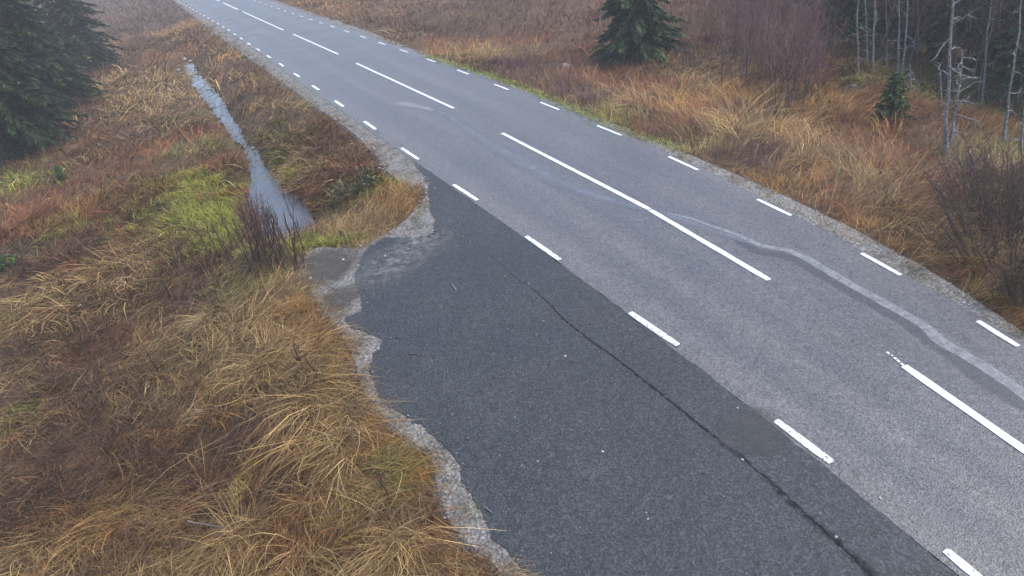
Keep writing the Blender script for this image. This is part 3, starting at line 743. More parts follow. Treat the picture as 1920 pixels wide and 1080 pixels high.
def moss_patch():
    """short vivid green growth on the wet meadow and along the water"""
    rng = np.random.default_rng(66); Ps, Cs = [], []
    for px, py, rad, cnt, vivid in ((380, 360, 1.6, 3400, 1), (410, 405, 1.3, 2800, 1), (310, 385, 1.2, 1300, .8), (365, 330, .8, 1200, 1), (345, 400, 1.2, 1500, .8), (440, 445, .6, 1200, .9), (400, 450, .7, 900, .8), (285, 415, .9, 800, .6), (60, 345, 1.0, 900, .5), (200, 365, 1.0, 700, .5), (120, 420, .8, 600, .5),
                                  (510, 318, .35, 500, 1), (530, 345, .35, 500, 1), (590, 455, .35, 700, 1), (610, 462, .2, 250, .9), (650, 450, .3, 250, .7), (640, 990, .12, 120, .7), (470, 470, .4, 400, .8), (545, 335, .4, 400, .7), (700, 350, .4, 400, .4)):
        g = gat(px, py); q = g[:2] + rng.normal(0, rad * .5, (cnt, 2)); ok = ~inside(q, HARD_POLY) & (sdf(q, WATER_C) > .02); q = q[ok]
        ok = fbm(q[:, 0] * 1.6, q[:, 1] * 1.6, 29, 3) > -.02; q = q[ok]; Ps.append(q)
        Cs.append(np.array([(.34, .36, .04), (.40, .40, .05), (.26, .27, .035), (.38, .30, .08)])[rng.integers(0, 4, len(q))] * (.35 + .42 * vivid))
    P, c = np.vstack(Ps), np.vstack(Cs); n = len(P); r = np.linalg.norm(P, axis=1)
    c = c * np.exp(rng.normal(0, .18, n))[:, None]
    V, Q, C = blades(np.c_[P, height(P)], rng.uniform(.10, .34, n), .0085 * np.maximum(1, r / 8) ** .8, rng.uniform(0, 6.28, n), np.radians(rng.normal(62, 14, n)), np.radians(rng.normal(5, 20, n)), rng.normal(0, .5, n), c, 2)
    tag(mesh_np('moss_and_short_grass', V, Q, M_GRASS, None, C), kind='stuff')
moss_patch()
def gravel_weeds():
    """sparse short growth creeping over the gravel"""
    rng = np.random.default_rng(71); L_ = densify(GRASS_L[len(_far):], .1); R_l = densify(GRAV_R[110:], .15); P = []
    for line, cnt, wd in ((L_, 260, .38), (R_l, 300, .35)):
        for _ in range(cnt):
            q = line[rng.integers(0, len(line))] + rng.normal(0, wd * .6, 2); k = int(rng.integers(5, 22)); P.append(q + rng.normal(0, .05, (k, 2)))
    P = np.vstack(P); P = P[inside(P, HARD_POLY) & ~inside(P, ROAD_POLY) & ~inside(P, np.vstack([BAY_EDGE, RB[::-1]]))]; n = len(P); r = np.linalg.norm(P, axis=1)
    c = np.array([(.20, .19, .07), (.28, .20, .09), (.17, .18, .05), (.24, .13, .06), (.34, .25, .13)])[rng.integers(0, 5, n)]
    V, Q, C = blades(np.c_[P, np.full(n, -.02)], rng.uniform(.05, .20, n), .006 * np.maximum(1, r / 8), rng.uniform(0, 6.28, n), np.radians(rng.normal(55, 18, n)), np.radians(rng.normal(0, 20, n)), rng.normal(0, .5, n), c, 2)
    tag(mesh_np('gravel_weeds', V, Q, M_GRASS, None, C), kind='stuff')
gravel_weeds()
# ------------------------------------------------------------------ trees
def px_up(px, py, hgt):
    """where a point hgt metres over the terrain point under that pixel stands"""
    g = gat(px, py); return g + np.array([0, 0, hgt])
def spruce_mesh(Hh, rmax, rng, density=1.0, low=0.06, dark=1.0, twig_w=0.05):
    """crown of drooping boughs hung with needle sprays, plus the trunk; both as Soups"""
    tr, cr = Soup(), Soup()
    zt = np.linspace(0, Hh, 9); wob = np.cumsum(rng.normal(0, 0.012, (9, 2)), 0) * Hh / 6
    tp = np.c_[wob, zt]; tr.tube(tp, np.interp(zt, [0, Hh], [0.018 * Hh + 0.01, 0.006]), 7, None, 0.08)
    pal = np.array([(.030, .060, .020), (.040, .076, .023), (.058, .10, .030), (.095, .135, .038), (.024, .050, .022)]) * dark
    z = low * Hh; B0, TV, TQ, TC = [], [], [], []
    P0, D0, L0, C0 = [], [], [], []
    while z < Hh * 0.985:
        f = z / Hh; prof = (1 - f) ** 0.62 * (0.72 + 0.28 * min(1, f / 0.12))
        nb = int(rng.integers(8, 12))
        a0 = rng.uniform(0, 6.28)
        for b in range(nb):
            az = a0 + b * 6.283 / nb + rng.normal(0, 0.2); Lb = max(0.06 * rmax, rmax * prof * rng.uniform(0.5, 1.1))
            k = 7; t = np.linspace(0, 1, k)
            dro = (0.16 + 0.34 * (1 - f)) * Lb * rng.uniform(0.7, 1.3)
            rise = 0.10 * Lb
            c = np.array([np.interp(z, zt, tp[:, 0]), np.interp(z, zt, tp[:, 1])])
            bp = np.c_[c[0] + np.cos(az) * Lb * t, c[1] + np.sin(az) * Lb * t, z + rise * np.sin(t * 3.1) - dro * t ** 1.5 + 0.12 * Lb * t ** 4]
            if Lb > 0.25: tr.tube(bp[:6:2], np.array([0.012, 0.008, 0.004]) * (Lb / 1.5 + 0.5), 3)
            tone = np.exp(rng.normal(0, 0.22)) 
            m_ = max(5, int(Lb / 0.062 * density))
            tt = rng.uniform(0.10, 1.0, m_) ** 0.75; sg = np.where(rng.random(m_) < 0.5, 1, -1)
            base = np.stack([np.interp(tt, t, bp[:, q]) for q in range(3)], 1)
            ang = az + sg * np.radians(rng.uniform(18, 75, m_)) * (1 - 0.5 * tt)
            Lt = (0.10 + 0.34 * Lb * (1 - tt) ** 0.7 * rng.uniform(0.45, 1, m_)); Lt = np.minimum(Lt, 0.75)
            el = np.radians(rng.normal(-16, 16, m_))
            P0.append(base); D0.append(np.stack([np.cos(ang) * np.cos(el), np.sin(ang) * np.cos(el), np.sin(el)], 1)); L0.append(Lt)
            C0.append(pal[rng.integers(0, 5, m_)] * tone * np.exp(rng.normal(0, 0.18, (m_, 1))) * (0.8 + 1.5 * (tt ** 3))[:, None])  # tip highlights and darker inner gaps painted into the spray colours
        z += 0.30 * (0.5 + 0.5 * (1 - f)) * (Hh / 7) ** 0.4 * rng.uniform(0.75, 1.25)
    P, D, L, C = map(np.concatenate, (P0, D0, L0, C0))
    n = len(P)
    # each spray: two crossing ragged ribbons of three steps
    for rep_ in range(2):
        up = rng.normal(0, 1, (n, 3)) * 0.6 + np.array([0, 0, 1.0]) * (1 if rep_ == 0 else 0.0) + 0.0
        sd_ = np.cross(D, up); sd_ /= np.linalg.norm(sd_, axis=1)[:, None] + 1e-9
        wv = twig_w * rng.uniform(0.7, 1.4, n)
        rows = []
        for t, wf in ((0, 0.35), (0.4, 1.0), (0.75, 0.75), (1.0, 0.08)):
            q = P + D * (L * t)[:, None] + np.array([0, 0, -1.0]) * (0.22 * L * t * t)[:, None]
            hw = (wv * wf * (0.5 + 0.5 * np.minimum(1, L / 0.3)))[:, None]
            rows += [q - sd_ * hw, q + sd_ * hw]
        V = np.stack(rows, 1).reshape(-1, 3); b = (np.arange(n) * 8)[:, None]; k = np.arange(3)[None] * 2
        Q = np.stack([b + k, b + k + 1, b + k + 3, b + k + 2], -1).reshape(-1, 4)
        cr.V.append(V); cr.Q.append(Q + cr.n); cr.n += len(V); cr.C.append(np.repeat(C, 8, 0))
    return tr, cr
PROTO = {}
def spruce(pos, kind, scale, rz, label, group=None, lean=(0, 0)):
    if kind not in PROTO:
        rng = np.random.default_rng(hash(kind) % 1000 if False else sum(map(ord, kind)))
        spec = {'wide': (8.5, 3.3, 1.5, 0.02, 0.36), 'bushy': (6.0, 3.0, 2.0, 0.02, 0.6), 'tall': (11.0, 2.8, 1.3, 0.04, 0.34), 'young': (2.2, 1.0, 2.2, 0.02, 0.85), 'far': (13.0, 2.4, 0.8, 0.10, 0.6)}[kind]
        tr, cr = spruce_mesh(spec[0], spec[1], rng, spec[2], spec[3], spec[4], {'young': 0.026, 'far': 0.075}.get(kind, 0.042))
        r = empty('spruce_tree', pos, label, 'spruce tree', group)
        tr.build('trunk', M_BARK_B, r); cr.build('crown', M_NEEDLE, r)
        PROTO[kind] = r
    else:
        r = copy_tree(PROTO[kind]); r.location = pos
        if 'group' in r: del r['group']
        tag(r, label, 'spruce tree', group)
    r.scale = (scale,) * 3; r.rotation_euler = (lean[0], lean[1], rz)
    return r
G_L = 'spruces at the edge of the meadow'
for k, (px, py, kd, sc, lab) in enumerate([
    (50, 282, 'wide', 0.80, 'large dark spruce standing lowest along the meadow edge, boughs sweeping to the ground'),
    (-60, 300, 'tall', 0.9, 'dark spruce cut by the frame behind the lowest meadow spruce'),
    (100, 208, 'wide', 0.85, 'dense dark spruce behind the lowest one, its boughs reaching out over the straw grass'),
    (60, 150, 'tall', 1.0, 'tall dark spruce between the two dense meadow edge spruces'),
    (165, 130, 'wide', 0.85, 'dark spruce highest in the photo of those beside the pale straw grass'),
    (20, 60, 'tall', 1.05, 'tall spruce farthest back in the dark meadow edge clump'),
    (-120, 120, 'wide', 1.05, 'dark spruce on the frame edge at the back of the meadow clump')]):
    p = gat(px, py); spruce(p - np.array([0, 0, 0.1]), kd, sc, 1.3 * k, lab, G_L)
p = gat(96, 252); spruce(p, 'young', 0.36, 0.4, 'small yellow green spruce sapling in front of the big dark spruces')
p = gat(118, 338); spruce(p, 'young', 0.24, 2.4, 'tiny light green spruce seedling in the rusty meadow grass')
p = gat(1195, 112); spruce(p - [0, 0, .1], 'bushy', 0.77, 0.7, 'bushy blue green spruce standing alone above the far grass bank')
p = gat(1668, 232); spruce(p - [0, 0, .05], 'young', 0.62, 2.1, 'small green spruce beside the grey dead trunks below the wood')
G_F = 'fogbound spruces of the wood'
for k, (px, py, sc, lab) in enumerate([
    (1560, 92, .62, 'faded spruce where the wood begins beside the birch thicket'),
    (1605, 60, .75, 'faded spruce behind the slim grey trunks'), (1690, 95, .8, 'hazy spruce between grey trunks and forked dead tree'), (1745, 110, .75, 'dim spruce right behind the forked dead tree'),
    (1830, 125, .8, 'hazy spruce deep in the wood past the forked tree'), (1900, 150, .8, 'dim spruce near the frame edge inside the wood'), (1985, 190, .85, 'spruce cut by the frame edge inside the wood'),
    (1650, 20, .9, 'very faint spruce at the back of the wood above the small green one'), (1790, 30, .9, 'very faint tall spruce behind the forked tree'), (1880, 50, .9, 'very faint tall spruce at the back of the wood by the frame edge'),
    (1540, 20, .7, 'very faint spruce behind the birch thicket'), (1720, -30, .95, 'faintest tall spruce above the dead trunks'), (1960, 20, .95, 'faintest spruce in the frame corner')]):
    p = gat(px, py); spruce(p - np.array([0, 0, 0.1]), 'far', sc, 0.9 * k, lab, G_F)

# bare trunks with stubs of dead boughs
def dead_limb(base, az, L, el, rng, r0, nsub=3, mat=None, parent=None, name='limb'):
    s_ = Soup(); k = 6; p = np.array(base, float); P = [p.copy()]; e = el; a = az
    for _ in range(k):
        a += rng.normal(0, 0.28); e += rng.normal(0, 0.22) - 0.03
        p = p + L / k * np.array([math.cos(a) * math.cos(e), math.sin(a) * math.cos(e), math.sin(e)]); P.append(p.copy())
    P = np.array(P); s_.tube(P, np.linspace(r0, r0 * 0.25, k + 1), 4)
    for _ in range(nsub):
        i_ = rng.integers(1, k); q = P[i_].copy(); a2 = az + rng.choice([-1, 1]) * rng.uniform(0.5, 1.2); Q_ = [q.copy()]; e2 = rng.normal(0, 0.4)
        for _ in range(3):
            a2 += rng.normal(0, 0.3); e2 += rng.normal(0, .25); q = q + L * 0.13 * np.array([math.cos(a2) * math.cos(e2), math.sin(a2) * math.cos(e2), math.sin(e2)]); Q_.append(q.copy())
        s_.tube(np.array(Q_), np.linspace(r0 * 0.5, r0 * 0.15, 4), 3)
    return s_.build(name, mat or M_BARK_G, parent)
def stem_curve(top, rng, wob=0.03, n=10):
    t = np.linspace(0, 1, n)[:, None]; w_ = np.cumsum(rng.normal(0, wob, (n, 3)), 0); w_[:, 2] = 0; w_ -= w_[0]
    return t * np.asarray(top, float) + w_
def lean_to(b, hgt, dpx):
    """top offset of a trunk of that height that leans sideways by dpx photo pixels per metre against plumb"""
    return np.array([dpx, 0, hgt])
def bare_tree(px, py, hgt, r0, label, group, seed, lean=(-0.10, 0), nl=7, lo=0.25, ll=0.5, mat=None, forked=None):
    rng = np.random.default_rng(seed); g = gat(px, py)
    r = empty('dead_tree', g - np.array([0, 0, 0.08]), label, 'dead tree', group)
    P = stem_curve((lean[0] * hgt, lean[1] * hgt, hgt), rng, 0.012 * hgt / 3)
    s_ = Soup(); n = len(P); rad = np.linspace(1, 0.35, n) * r0; rad[0] *= 1.7; rad[1] *= 1.15
    s_.tube(P, rad, 8, None, 0.10)
    if forked is not None:
        P2 = forked; s_.tube(P2, np.linspace(r0 * 0.85, r0 * 0.35, len(P2)), 7, None, 0.10)
    s_.build('trunk', mat or M_BARK_G, r, True)
    for k in range(nl):
        src = forked if (forked is not None and k % 2 == 0) else P
        f = lo + (0.97 - lo) * (k + rng.random()) / nl; i_ = f * (len(src) - 1); j_ = int(i_); b = src[j_] * (1 - i_ + j_) + src[min(j_ + 1, len(src) - 1)] * (i_ - j_)
        dead_limb(b, rng.uniform(0, 6.28), ll * rng.uniform(0.5, 1.3) * (1.1 - 0.5 * f), rng.normal(-0.05, 0.3), rng, 0.017 if forked is not None else max(0.012, r0 * 0.3), 3, mat, r)
    return r
rngf = np.random.default_rng(5)
fk = np.array([(0, 0, .10), (.03, .02, .35), (.05, .04, .75), (.03, .05, 1.2), (.02, .07, 1.6), (-.03, .06, 2.0), (-.06, .08, 2.3)])
bare_tree(1774, 288, 4.2, 0.044, 'pale forked dead tree with crooked bare boughs at the foot of the bank', None, 3, (-0.17, 0.0), 26, 0.22, 0.75, None, fk)
G_T = 'slim grey trunks in the wood'
for k, (px, py, h, r, nl, lab) in enumerate([
    (1610, 143, 2.6, .030, 9, 'slim grey trunk with many dead twigs nearest the birch thicket'),
    (1626, 119, 3.0, .028, 5, 'thin grey trunk between two slim trunks at the top of the wood edge'),
    (1638, 133, 3.6, .036, 4, 'smooth pale trunk rising straight above the small green spruce'),
    (1664, 130, 2.0, .022, 6, 'short bent grey trunk behind the small green spruce'),
    (1684, 146, 3.4, .034, 5, 'grey trunk leaning against a paler one behind the small green spruce'),
    (1693, 152, 3.6, .034, 7, 'paler leaning trunk just past the small green spruce'),
    (1765, 207, 1.15, .032, 2, 'broken grey snag standing beside the forked dead tree'),
    (1842, 197, 4.2, .035, 6, 'mottled slim trunk a little past the forked dead tree'),
    (1882, 270, 4.2, .032, 7, 'slender pale trunk with peeling bark near the frame edge'),
    (1912, 300, 3.2, .030, 5, 'thin grey trunk at the frame edge above the fallen log'),
    (1708, 180, 1.0, .030, 9, 'short stump bristling with grey dead boughs beside the small spruce'),
    (1722, 120, 3.8, .03, 6, 'dim slim trunk between the leaning trunks and the forked tree'),
    (1815, 110, 4.0, .035, 6, 'dim straight trunk behind the forked dead tree'), (1866, 150, 4.2, .035, 6, 'dim trunk behind the mottled slim one'),
    (1570, 110, 3.2, .03, 7, 'faint trunk at the dark edge of the wood next to the thicket'), (1650, 90, 3.8, .035, 6, 'faint trunk above the smooth pale one'),
    (1760, 60, 4.4, .04, 5, 'faint trunk high behind the broken snag'), (1900, 90, 4.5, .04, 5, 'faint trunk high at the frame edge'), (1938, 220, 4.0, .035, 5, 'trunk cut by the frame edge over the fern slope')]):
    bare_tree(px, py, h, r, lab, G_T, 20 + k, (-0.15 + 0.03 * rngf.normal(), 0.03 * rngf.normal()), nl, 0.12, 0.5, M_BARK_G if py > 115 or k < 4 else M_BARK_B)

# thicket of leafless birch saplings
def birch_mesh(rng, Hh, cpal):
    s_, tw = Soup(), Soup()
    P = stem_curve((rng.normal(0, .05) * Hh, rng.normal(0, .05) * Hh, Hh), rng, 0.02, 9)
    s_.tube(P, np.linspace(0.014, 0.003, 9) * (Hh / 2.2), 5)
    for _ in range(int(30 * Hh / 2)):
        f = rng.uniform(0.22, 0.98); b = np.array([np.interp(f, np.linspace(0, 1, 9), P[:, q]) for q in range(3)])
        a = rng.uniform(0, 6.28); e = rng.uniform(0.6, 1.15); L = Hh * 0.30 * (1.05 - f) + 0.12; k = 4; q = b.copy(); Q_ = [q.copy()]
        for _ in range(k):
            a += rng.normal(0, .25); e += rng.normal(0, .15)
            q = q + L / k * np.array([math.cos(a) * math.cos(e), math.sin(a) * math.cos(e), math.sin(e)]); Q_.append(q.copy())
            if rng.random() < 0.85:
                a3 = a + rng.choice([-1, 1]) * rng.uniform(.4, .9); e3 = e + rng.normal(0, .3); q3 = q.copy(); R3 = [q3.copy()]
                for _ in range(2): q3 = q3 + L * 0.22 * np.array([math.cos(a3) * math.cos(e3), math.sin(a3) * math.cos(e3), math.sin(e3)]); R3.append(q3.copy())
                tw.tube(np.array(R3), np.array([.0032, .0028, .002]), 3, cpal[rng.integers(0, len(cpal))])
        tw.tube(np.array(Q_), np.linspace(.0055, .0025, k + 1), 3, cpal[rng.integers(0, len(cpal))])
    return s_, tw
PURP = [(.21, .115, .10), (.26, .145, .125), (.15, .09, .08), (.30, .19, .165)]
protos = []
rng = np.random.default_rng(8)
spots = []
while len(spots) < 116:
    px = rng.uniform(1295, 1545); py = rng.uniform(40, 255)
    top = np.interp(px, [1290, 1400, 1545], [150, 195, 240])
    if py > top - rng.exponential(25): continue
    if px > 1480 and py < 70: continue
    spots.append((px, py))
G_B = 'leafless birch saplings in the thicket above the bank'
for k, (px, py) in enumerate(spots):
    g = gat(px, py)
    if k < 6:
        s_, tw = birch_mesh(rng, rng.uniform(1.7, 2.9), PURP)
        r = empty('birch_sapling', g, 'slender leafless birch sapling among the purplish twigs of the thicket', 'sapling', G_B)
        s_.build('stem', M_BARK_B if k % 3 else M_BARK_G, r); tag(tw.build('twig_spray', M_TWIG, r), kind='stuff'); protos.append(r)
    else:
        r = copy_tree(protos[k % 6]); r.location = g
    r['label'] = ('pale stemmed' if k % 3 == 0 else 'dark stemmed') + ' leafless birch sapling ' + ('in the thicket beside the bushy spruce' if px < 1375 else 'amid the purplish thicket' if px < 1460 else 'in the thicket beside the dark wood')
    r.rotation_euler = (rng.normal(0, .05), rng.normal(-0.05, .06), rng.uniform(0, 6.28)); r.scale = (rng.uniform(.75, 1.1),) * 3
for px, py, lab in ((1525, 70, 'taller birch with pale stem and a few yellow leaves at the thicket top'), (1385, 52, 'pale stemmed young birch at the back of the thicket'), (1610, 232, 'single bare brown sapling on the rusty slope below the small spruce')):
    r = copy_tree(protos[3]); r.location = gat(px, py); tag(r, lab, 'sapling'); del r['group']; r.scale = (1.25,) * 3 if py < 100 else (.35,) * 3; r.rotation_euler = (0, -.08, px)

for k in range(52):
    px = rng.uniform(1535, 1960); py = rng.uniform(np.interp(px, [1545, 1960], [40, 110]), np.interp(px, [1545, 1700, 1960], [95, 150, 235]))
    r = copy_tree(protos[k % 6]); r.location = gat(px, py); sc = rng.uniform(1.0, 1.7); r.scale = (sc, sc, sc * 1.15); r.rotation_euler = (rng.normal(0, .05), -.08, rng.uniform(0, 6.28))
    tag(r, 'thin leafless birch in the haze of the wood ' + ('beside the birch thicket' if px < 1620 else 'above the small green spruce' if px < 1725 else 'behind the forked dead tree' if px < 1830 else 'past the forked dead tree'), 'sapling', 'bare young birches inside the wood')

# dark twiggy shrubs
def shrub(px, py, Hh, spread, nst, label, seed, pal, group=None):
    rng = np.random.default_rng(seed); g = gat(px, py); r = empty('bare_shrub', g, label, 'shrub', group); s_, tw = Soup(), Soup()
    for _ in range(nst):
        a = rng.uniform(0, 6.28); rr = spread * rng.random() ** .5; b = np.array([rr * math.cos(a) * .6, rr * math.sin(a) * .6, -.05]); h = Hh * rng.uniform(.6, 1.1)
        top = b + np.array([math.cos(a) * rr * .8, math.sin(a) * rr * .8, h]); P = b + np.linspace(0, 1, 6)[:, None] * (top - b) + np.cumsum(rng.normal(0, .02 * Hh, (6, 3)), 0)
        s_.tube(P, np.linspace(.009, .003, 6) * Hh ** .5, 4)
        for _ in range(14):
            f = rng.uniform(.2, 1); b2 = np.array([np.interp(f, np.linspace(0, 1, 6), P[:, q]) for q in range(3)]); a2 = rng.uniform(0, 6.28); e2 = rng.uniform(.2, 1.2); L = Hh * .22 * rng.uniform(.5, 1.2); Q_ = [b2]
            for _ in range(3): a2 += rng.normal(0, .3); Q_.append(Q_[-1] + L / 3 * np.array([math.cos(a2) * math.cos(e2), math.sin(a2) * math.cos(e2), math.sin(e2)]))
            tw.tube(np.array(Q_), np.linspace(.004, .002, 4) * max(1, Hh ** .5), 3, pal[rng.integers(0, len(pal))])
    s_.build('stems', M_BARK_B, r); tag(tw.build('twig_spray', M_TWIG, r), kind='stuff'); return r
BRN = [(.10, .065, .05), (.13, .085, .065), (.08, .052, .044)]
shrub(1900, 485, 1.15, 1.1, 110, 'dense dark brown leafless shrub on the bank at the frame edge', 1, BRN)
shrub(1868, 410, 1.0, .9, 80, 'dark leafless shrub just above the densest one on the bank', 2, BRN)
shrub(1935, 560, .8, .6, 50, 'low dark shrub at the frame edge by the gravel verge', 4, BRN)
shrub(1925, 400, 1.2, .9, 80, 'tall dark leafless shrub cut by the frame edge behind the densest one', 12, BRN)
shrub(1430, 235, .8, .5, 16, 'low olive brown shrub at the foot of the birch thicket', 5, [(.16, .13, .07), (.13, .10, .06)])
shrub(1290, 130, 1.0, .6, 16, 'spreading bare shrub beside the lone bushy spruce', 6, PURP)
shrub(20, 500, .6, .4, 20, 'dark twiggy shrub at the frame edge below the meadow', 7, BRN)
shrub(492, 450, 1.1, .35, 34, 'reddish brown shrub leaning over the ditch water', 9, [(.20, .10, .08), (.16, .08, .065)])

# dark dead stalks by the end of the ditch, each standing alone
G_S = 'dark dead stalks at the end of the ditch'
def stalk(pos, hgt, rng, first=[None, None, None], k=0):
    v = k % 3
    if first[v] is None:
        s_ = Soup(); P = stem_curve((rng.normal(0, .05), rng.normal(0, .05), 1.0), rng, .012, 7); s_.tube(P, np.linspace(.013, .005, 7), 4, (.075, .043, .036))
        for _ in range(4):
            f = rng.uniform(.45, .95); b = np.array([np.interp(f, np.linspace(0, 1, 7), P[:, q]) for q in range(3)]); a = rng.uniform(0, 6.28)
            s_.tube(np.array([b, b + [.05 * math.cos(a), .05 * math.sin(a), .09], b + [.07 * math.cos(a), .07 * math.sin(a), .19]]), [.007, .005, .003], 3, (.10, .058, .045))
        o = s_.build('dead_stalk', M_TWIG); first[v] = o
    else:
        o = first[v].copy(); COL.objects.link(o)
    o.location = pos; o.scale = (1, 1, hgt); o.rotation_euler = (rng.normal(0, .10), rng.normal(0, .10), rng.uniform(0, 6.28))
    return tag(o, 'thin dark dead stalk rising from the clump where the ditch ends', 'stalk', G_S)
rng = np.random.default_rng(31)
for k in range(46):
    px = rng.normal(505, 36); py = rng.uniform(468, 515)
    if inside(gat(px, py)[None, :2], HARD_POLY)[0]: px -= 60
    stalk(gat(px, py), rng.uniform(.65, 1.35), rng, k=k)
for px, py, lab in ((335, 492, 'dark stalk standing with three more below the green meadow patch'), (342, 490, 'dark stalk standing with three more below the green meadow patch'), (330, 495, 'dark stalk standing with three more below the green meadow patch'), (348, 488, 'dark stalk standing with three more below the green meadow patch'),
    (440, 490, 'single dark stalk on the meadow side of the ditch clump'), (180, 640, 'single dark stalk in the brown grass below the bright pale stone'), (300, 700, 'single dark stalk left of the broad straw mound'), (560, 690, 'dark stalk between the broad and the large straw mound'),
    (575, 700, 'slightly lower dark stalk between the two straw mounds'), (610, 720, 'dark stalk under the large straw mound'), (735, 950, 'dark stalk below the yellowish green tussock'), (720, 925, 'dark stalk in the foot of the yellowish green tussock'), (90, 890, 'lone dark stalk in the brown grass at the lower frame side'), (250, 800, 'lone dark stalk before the bright straw bundle')):
    o = stalk(gat(px, py), rng.uniform(.3, .55), rng, k=int(px)); tag(o, lab, 'stalk', 'dead stalks scattered through the dry grass')

# tussocks one can pick out
def tussock(px, py, sp, n, rad, label, az=None, Lm=1.0, seed=1, splay=1.0, pal=None):
    """one tussock: a ragged sheaf whose blades cross, flop and mix with older brown stems"""
    rng = np.random.default_rng(seed); g = gat(px, py); r = float(np.linalg.norm(g[:2])); n = int(n * .62)
    th = rng.uniform(0, 6.28, n); rr = rad * 1.35 * rng.random(n) ** .7
    xy = np.stack([np.cos(th), np.sin(th)], 1) * rr[:, None]
    dx, dy = np.cos(th) * rr / rad * splay, np.sin(th) * rr / rad * splay
    if az is not None: dx = dx + math.cos(az) * 1.1; dy = dy + math.sin(az) * 1.1
    a = np.arctan2(dy, dx) + rng.normal(0, .42, n)
    L = rng.uniform(SPEC[sp][0] * .6, SPEC[sp][1], n) * Lm; wd = SPEC[sp][2] * .001 * max(1, r / 8) ** .9 * rng.uniform(.5, 1.3, n)
    P = list(pal or SPEC[sp][6]); P = P + P + ([(.17, .10, .055), (.11, .065, .038)] if sp in ('straw', 'orange') else [])
    c = np.array(P)[rng.integers(0, len(P), n)] * np.exp(rng.normal(0, .24, n))[:, None]
    z = height(xy + g[:2]) - g[2] - .01
    V, Q, C = blades(np.c_[xy, z], L, wd, a, np.radians(SPEC[sp][3] - 6 + rng.normal(0, 20, n)), np.radians(SPEC[sp][4] + rng.normal(0, 26, n)), rng.normal(0, .6, n), c, 5)
    o = mesh_np('grass_tussock', V, Q, M_GRASS, None, C); o.location = g
    return tag(o, label, 'grass tussock')
tussock(40, 590, 'straw', 420, .16, 'pale straw tussock combed over to one side at the frame edge', 0.35, .95, 1, .5)
tussock(20, 612, 'green', 260, .10, 'yellow green upright tuft just below the combed straw tussock', None, 1.5, 2, 1, [(.36, .29, .07), (.30, .26, .06)])
tussock(460, 922, 'green', 240, .08, 'bright yellow green starry tuft in the brown grass', None, 1.1, 3, 1.3, [(.36, .33, .06), (.30, .29, .05), (.40, .34, .08)])
tussock(360, 948, 'orange', 160, .08, 'small rust orange tuft near the yellow green starry tuft', None, .6, 4, 1.2)
tussock(345, 795, 'straw', 160, .07, 'bright bundle of flattened straw across the brown grass', 0.3, .75, 5, .2, [(.60, .43, .23), (.52, .36, .18)])
tussock(555, 585, 'orange', 420, .22, 'golden upright tussock facing the gravel at the lay-by corner', None, 1.15, 6, .8)
tussock(610, 660, 'straw', 520, .26, 'large straw mound spilling towards the asphalt', -1.2, 1.0, 7, .9)
tussock(480, 700, 'straw', 520, .26, 'broad straw mound in the middle of the near grass', -2.0, 1.0, 8, .9)
tussock(735, 885, 'olive', 420, .2, 'yellowish green laid tussock by the gravel edge', 0.1, 1.3, 9, .8)
tussock(880, 985, 'green', 90, .07, 'small green tuft growing in the gravel by the lay-by', None, .8, 10, 1.2, [(.20, .21, .06), (.28, .24, .09)])
tussock(450, 1010, 'straw', 380, .18, 'domed straw tussock at the bottom of the picture', None, .95, 11, 1.0)
for k, (px, py, a_, lab) in enumerate(((395, 600, -1.8, 'pale tussock at the top of the near straw slope'), (560, 770, -1.0, 'long combed tussock under the large straw mound'),
    (640, 800, -.3, 'pale tussock trailing towards the narrow gravel rim'), (700, 1040, -.8, 'pale straw tussock at the bottom by the gravel rim'), (585, 905, .1, 'tawny tussock right of the purplish heather'))):
    tussock(px, py, 'straw', 420, .2, lab, a_, .95, 30 + k, .7, [(.36, .245, .11), (.43, .31, .15), (.26, .165, .075)])
tussock(30, 790, 'green', 200, .12, 'dull green tuft at the frame edge among straw', None, 1.3, 12, 1.0, [(.15, .18, .05), (.2, .2, .07)])
tussock(285, 225, 'straw', 380, .35, 'wind combed pale tussock on the upper meadow', 0.3, 1.1, 13, .5)
tussock(265, 190, 'straw', 380, .4, 'second combed pale tussock above the first on the upper meadow', 0.3, 1.1, 14, .5)
tussock(700, 632, 'green', 60, .14, 'thin patch of green blades on the gravel tongue', None, .6, 15, 1.2, [(.20, .20, .09), (.26, .24, .12)])

# ------------------------------------------------------------------ stones, scraps, twigs
def rock_mesh(rng, rad, flat=.7):
    import bmesh
    bm = bmesh.new(); bmesh.ops.create_icosphere(bm, subdivisions=2, radius=1)
    for v in bm.verts:
        d = v.co.normalized(); k = 1 + .16 * rng.normal() * .6 + .22 * (d.x * rng.uniform(-.3, .3)); v.co = d * k; v.co.z *= flat
        v.co *= rad
    return bm
def rock(px, py, rad, colr, label, group=None, seed=1, z=None, name='rock', cat='rock', flat=.65, prop=[0]):
    rng = np.random.default_rng(seed); bm = rock_mesh(rng, rad, flat); me = bpy.data.meshes.new(name); bm.to_mesh(me); bm.free()
    a = me.attributes.new('tint', 'FLOAT_COLOR', 'POINT'); n = len(me.vertices); c = np.ones((n, 4), np.float32); c[:, :3] = np.array(colr) * (1 + .12 * rng.normal(size=(n, 1))); a.data.foreach_set('color', c.clip(0, 1).ravel())
    me.materials.append(M_STONE); o = bpy.data.objects.new(name, me); COL.objects.link(o)
    p = gat(px, py) if z is None else at(px, py, z); o.location = (p[0], p[1], p[2] + rad * flat * .35); o.rotation_euler = (0, 0, rng.uniform(0, 6)); o.scale = (rng.uniform(.8, 1.3), rng.uniform(.8, 1.2), 1)
    return tag(o, label, cat, group)
rock(346, 112, .13, (.55, .54, .55), 'pale rock at the head of the ditch water', None, 1)
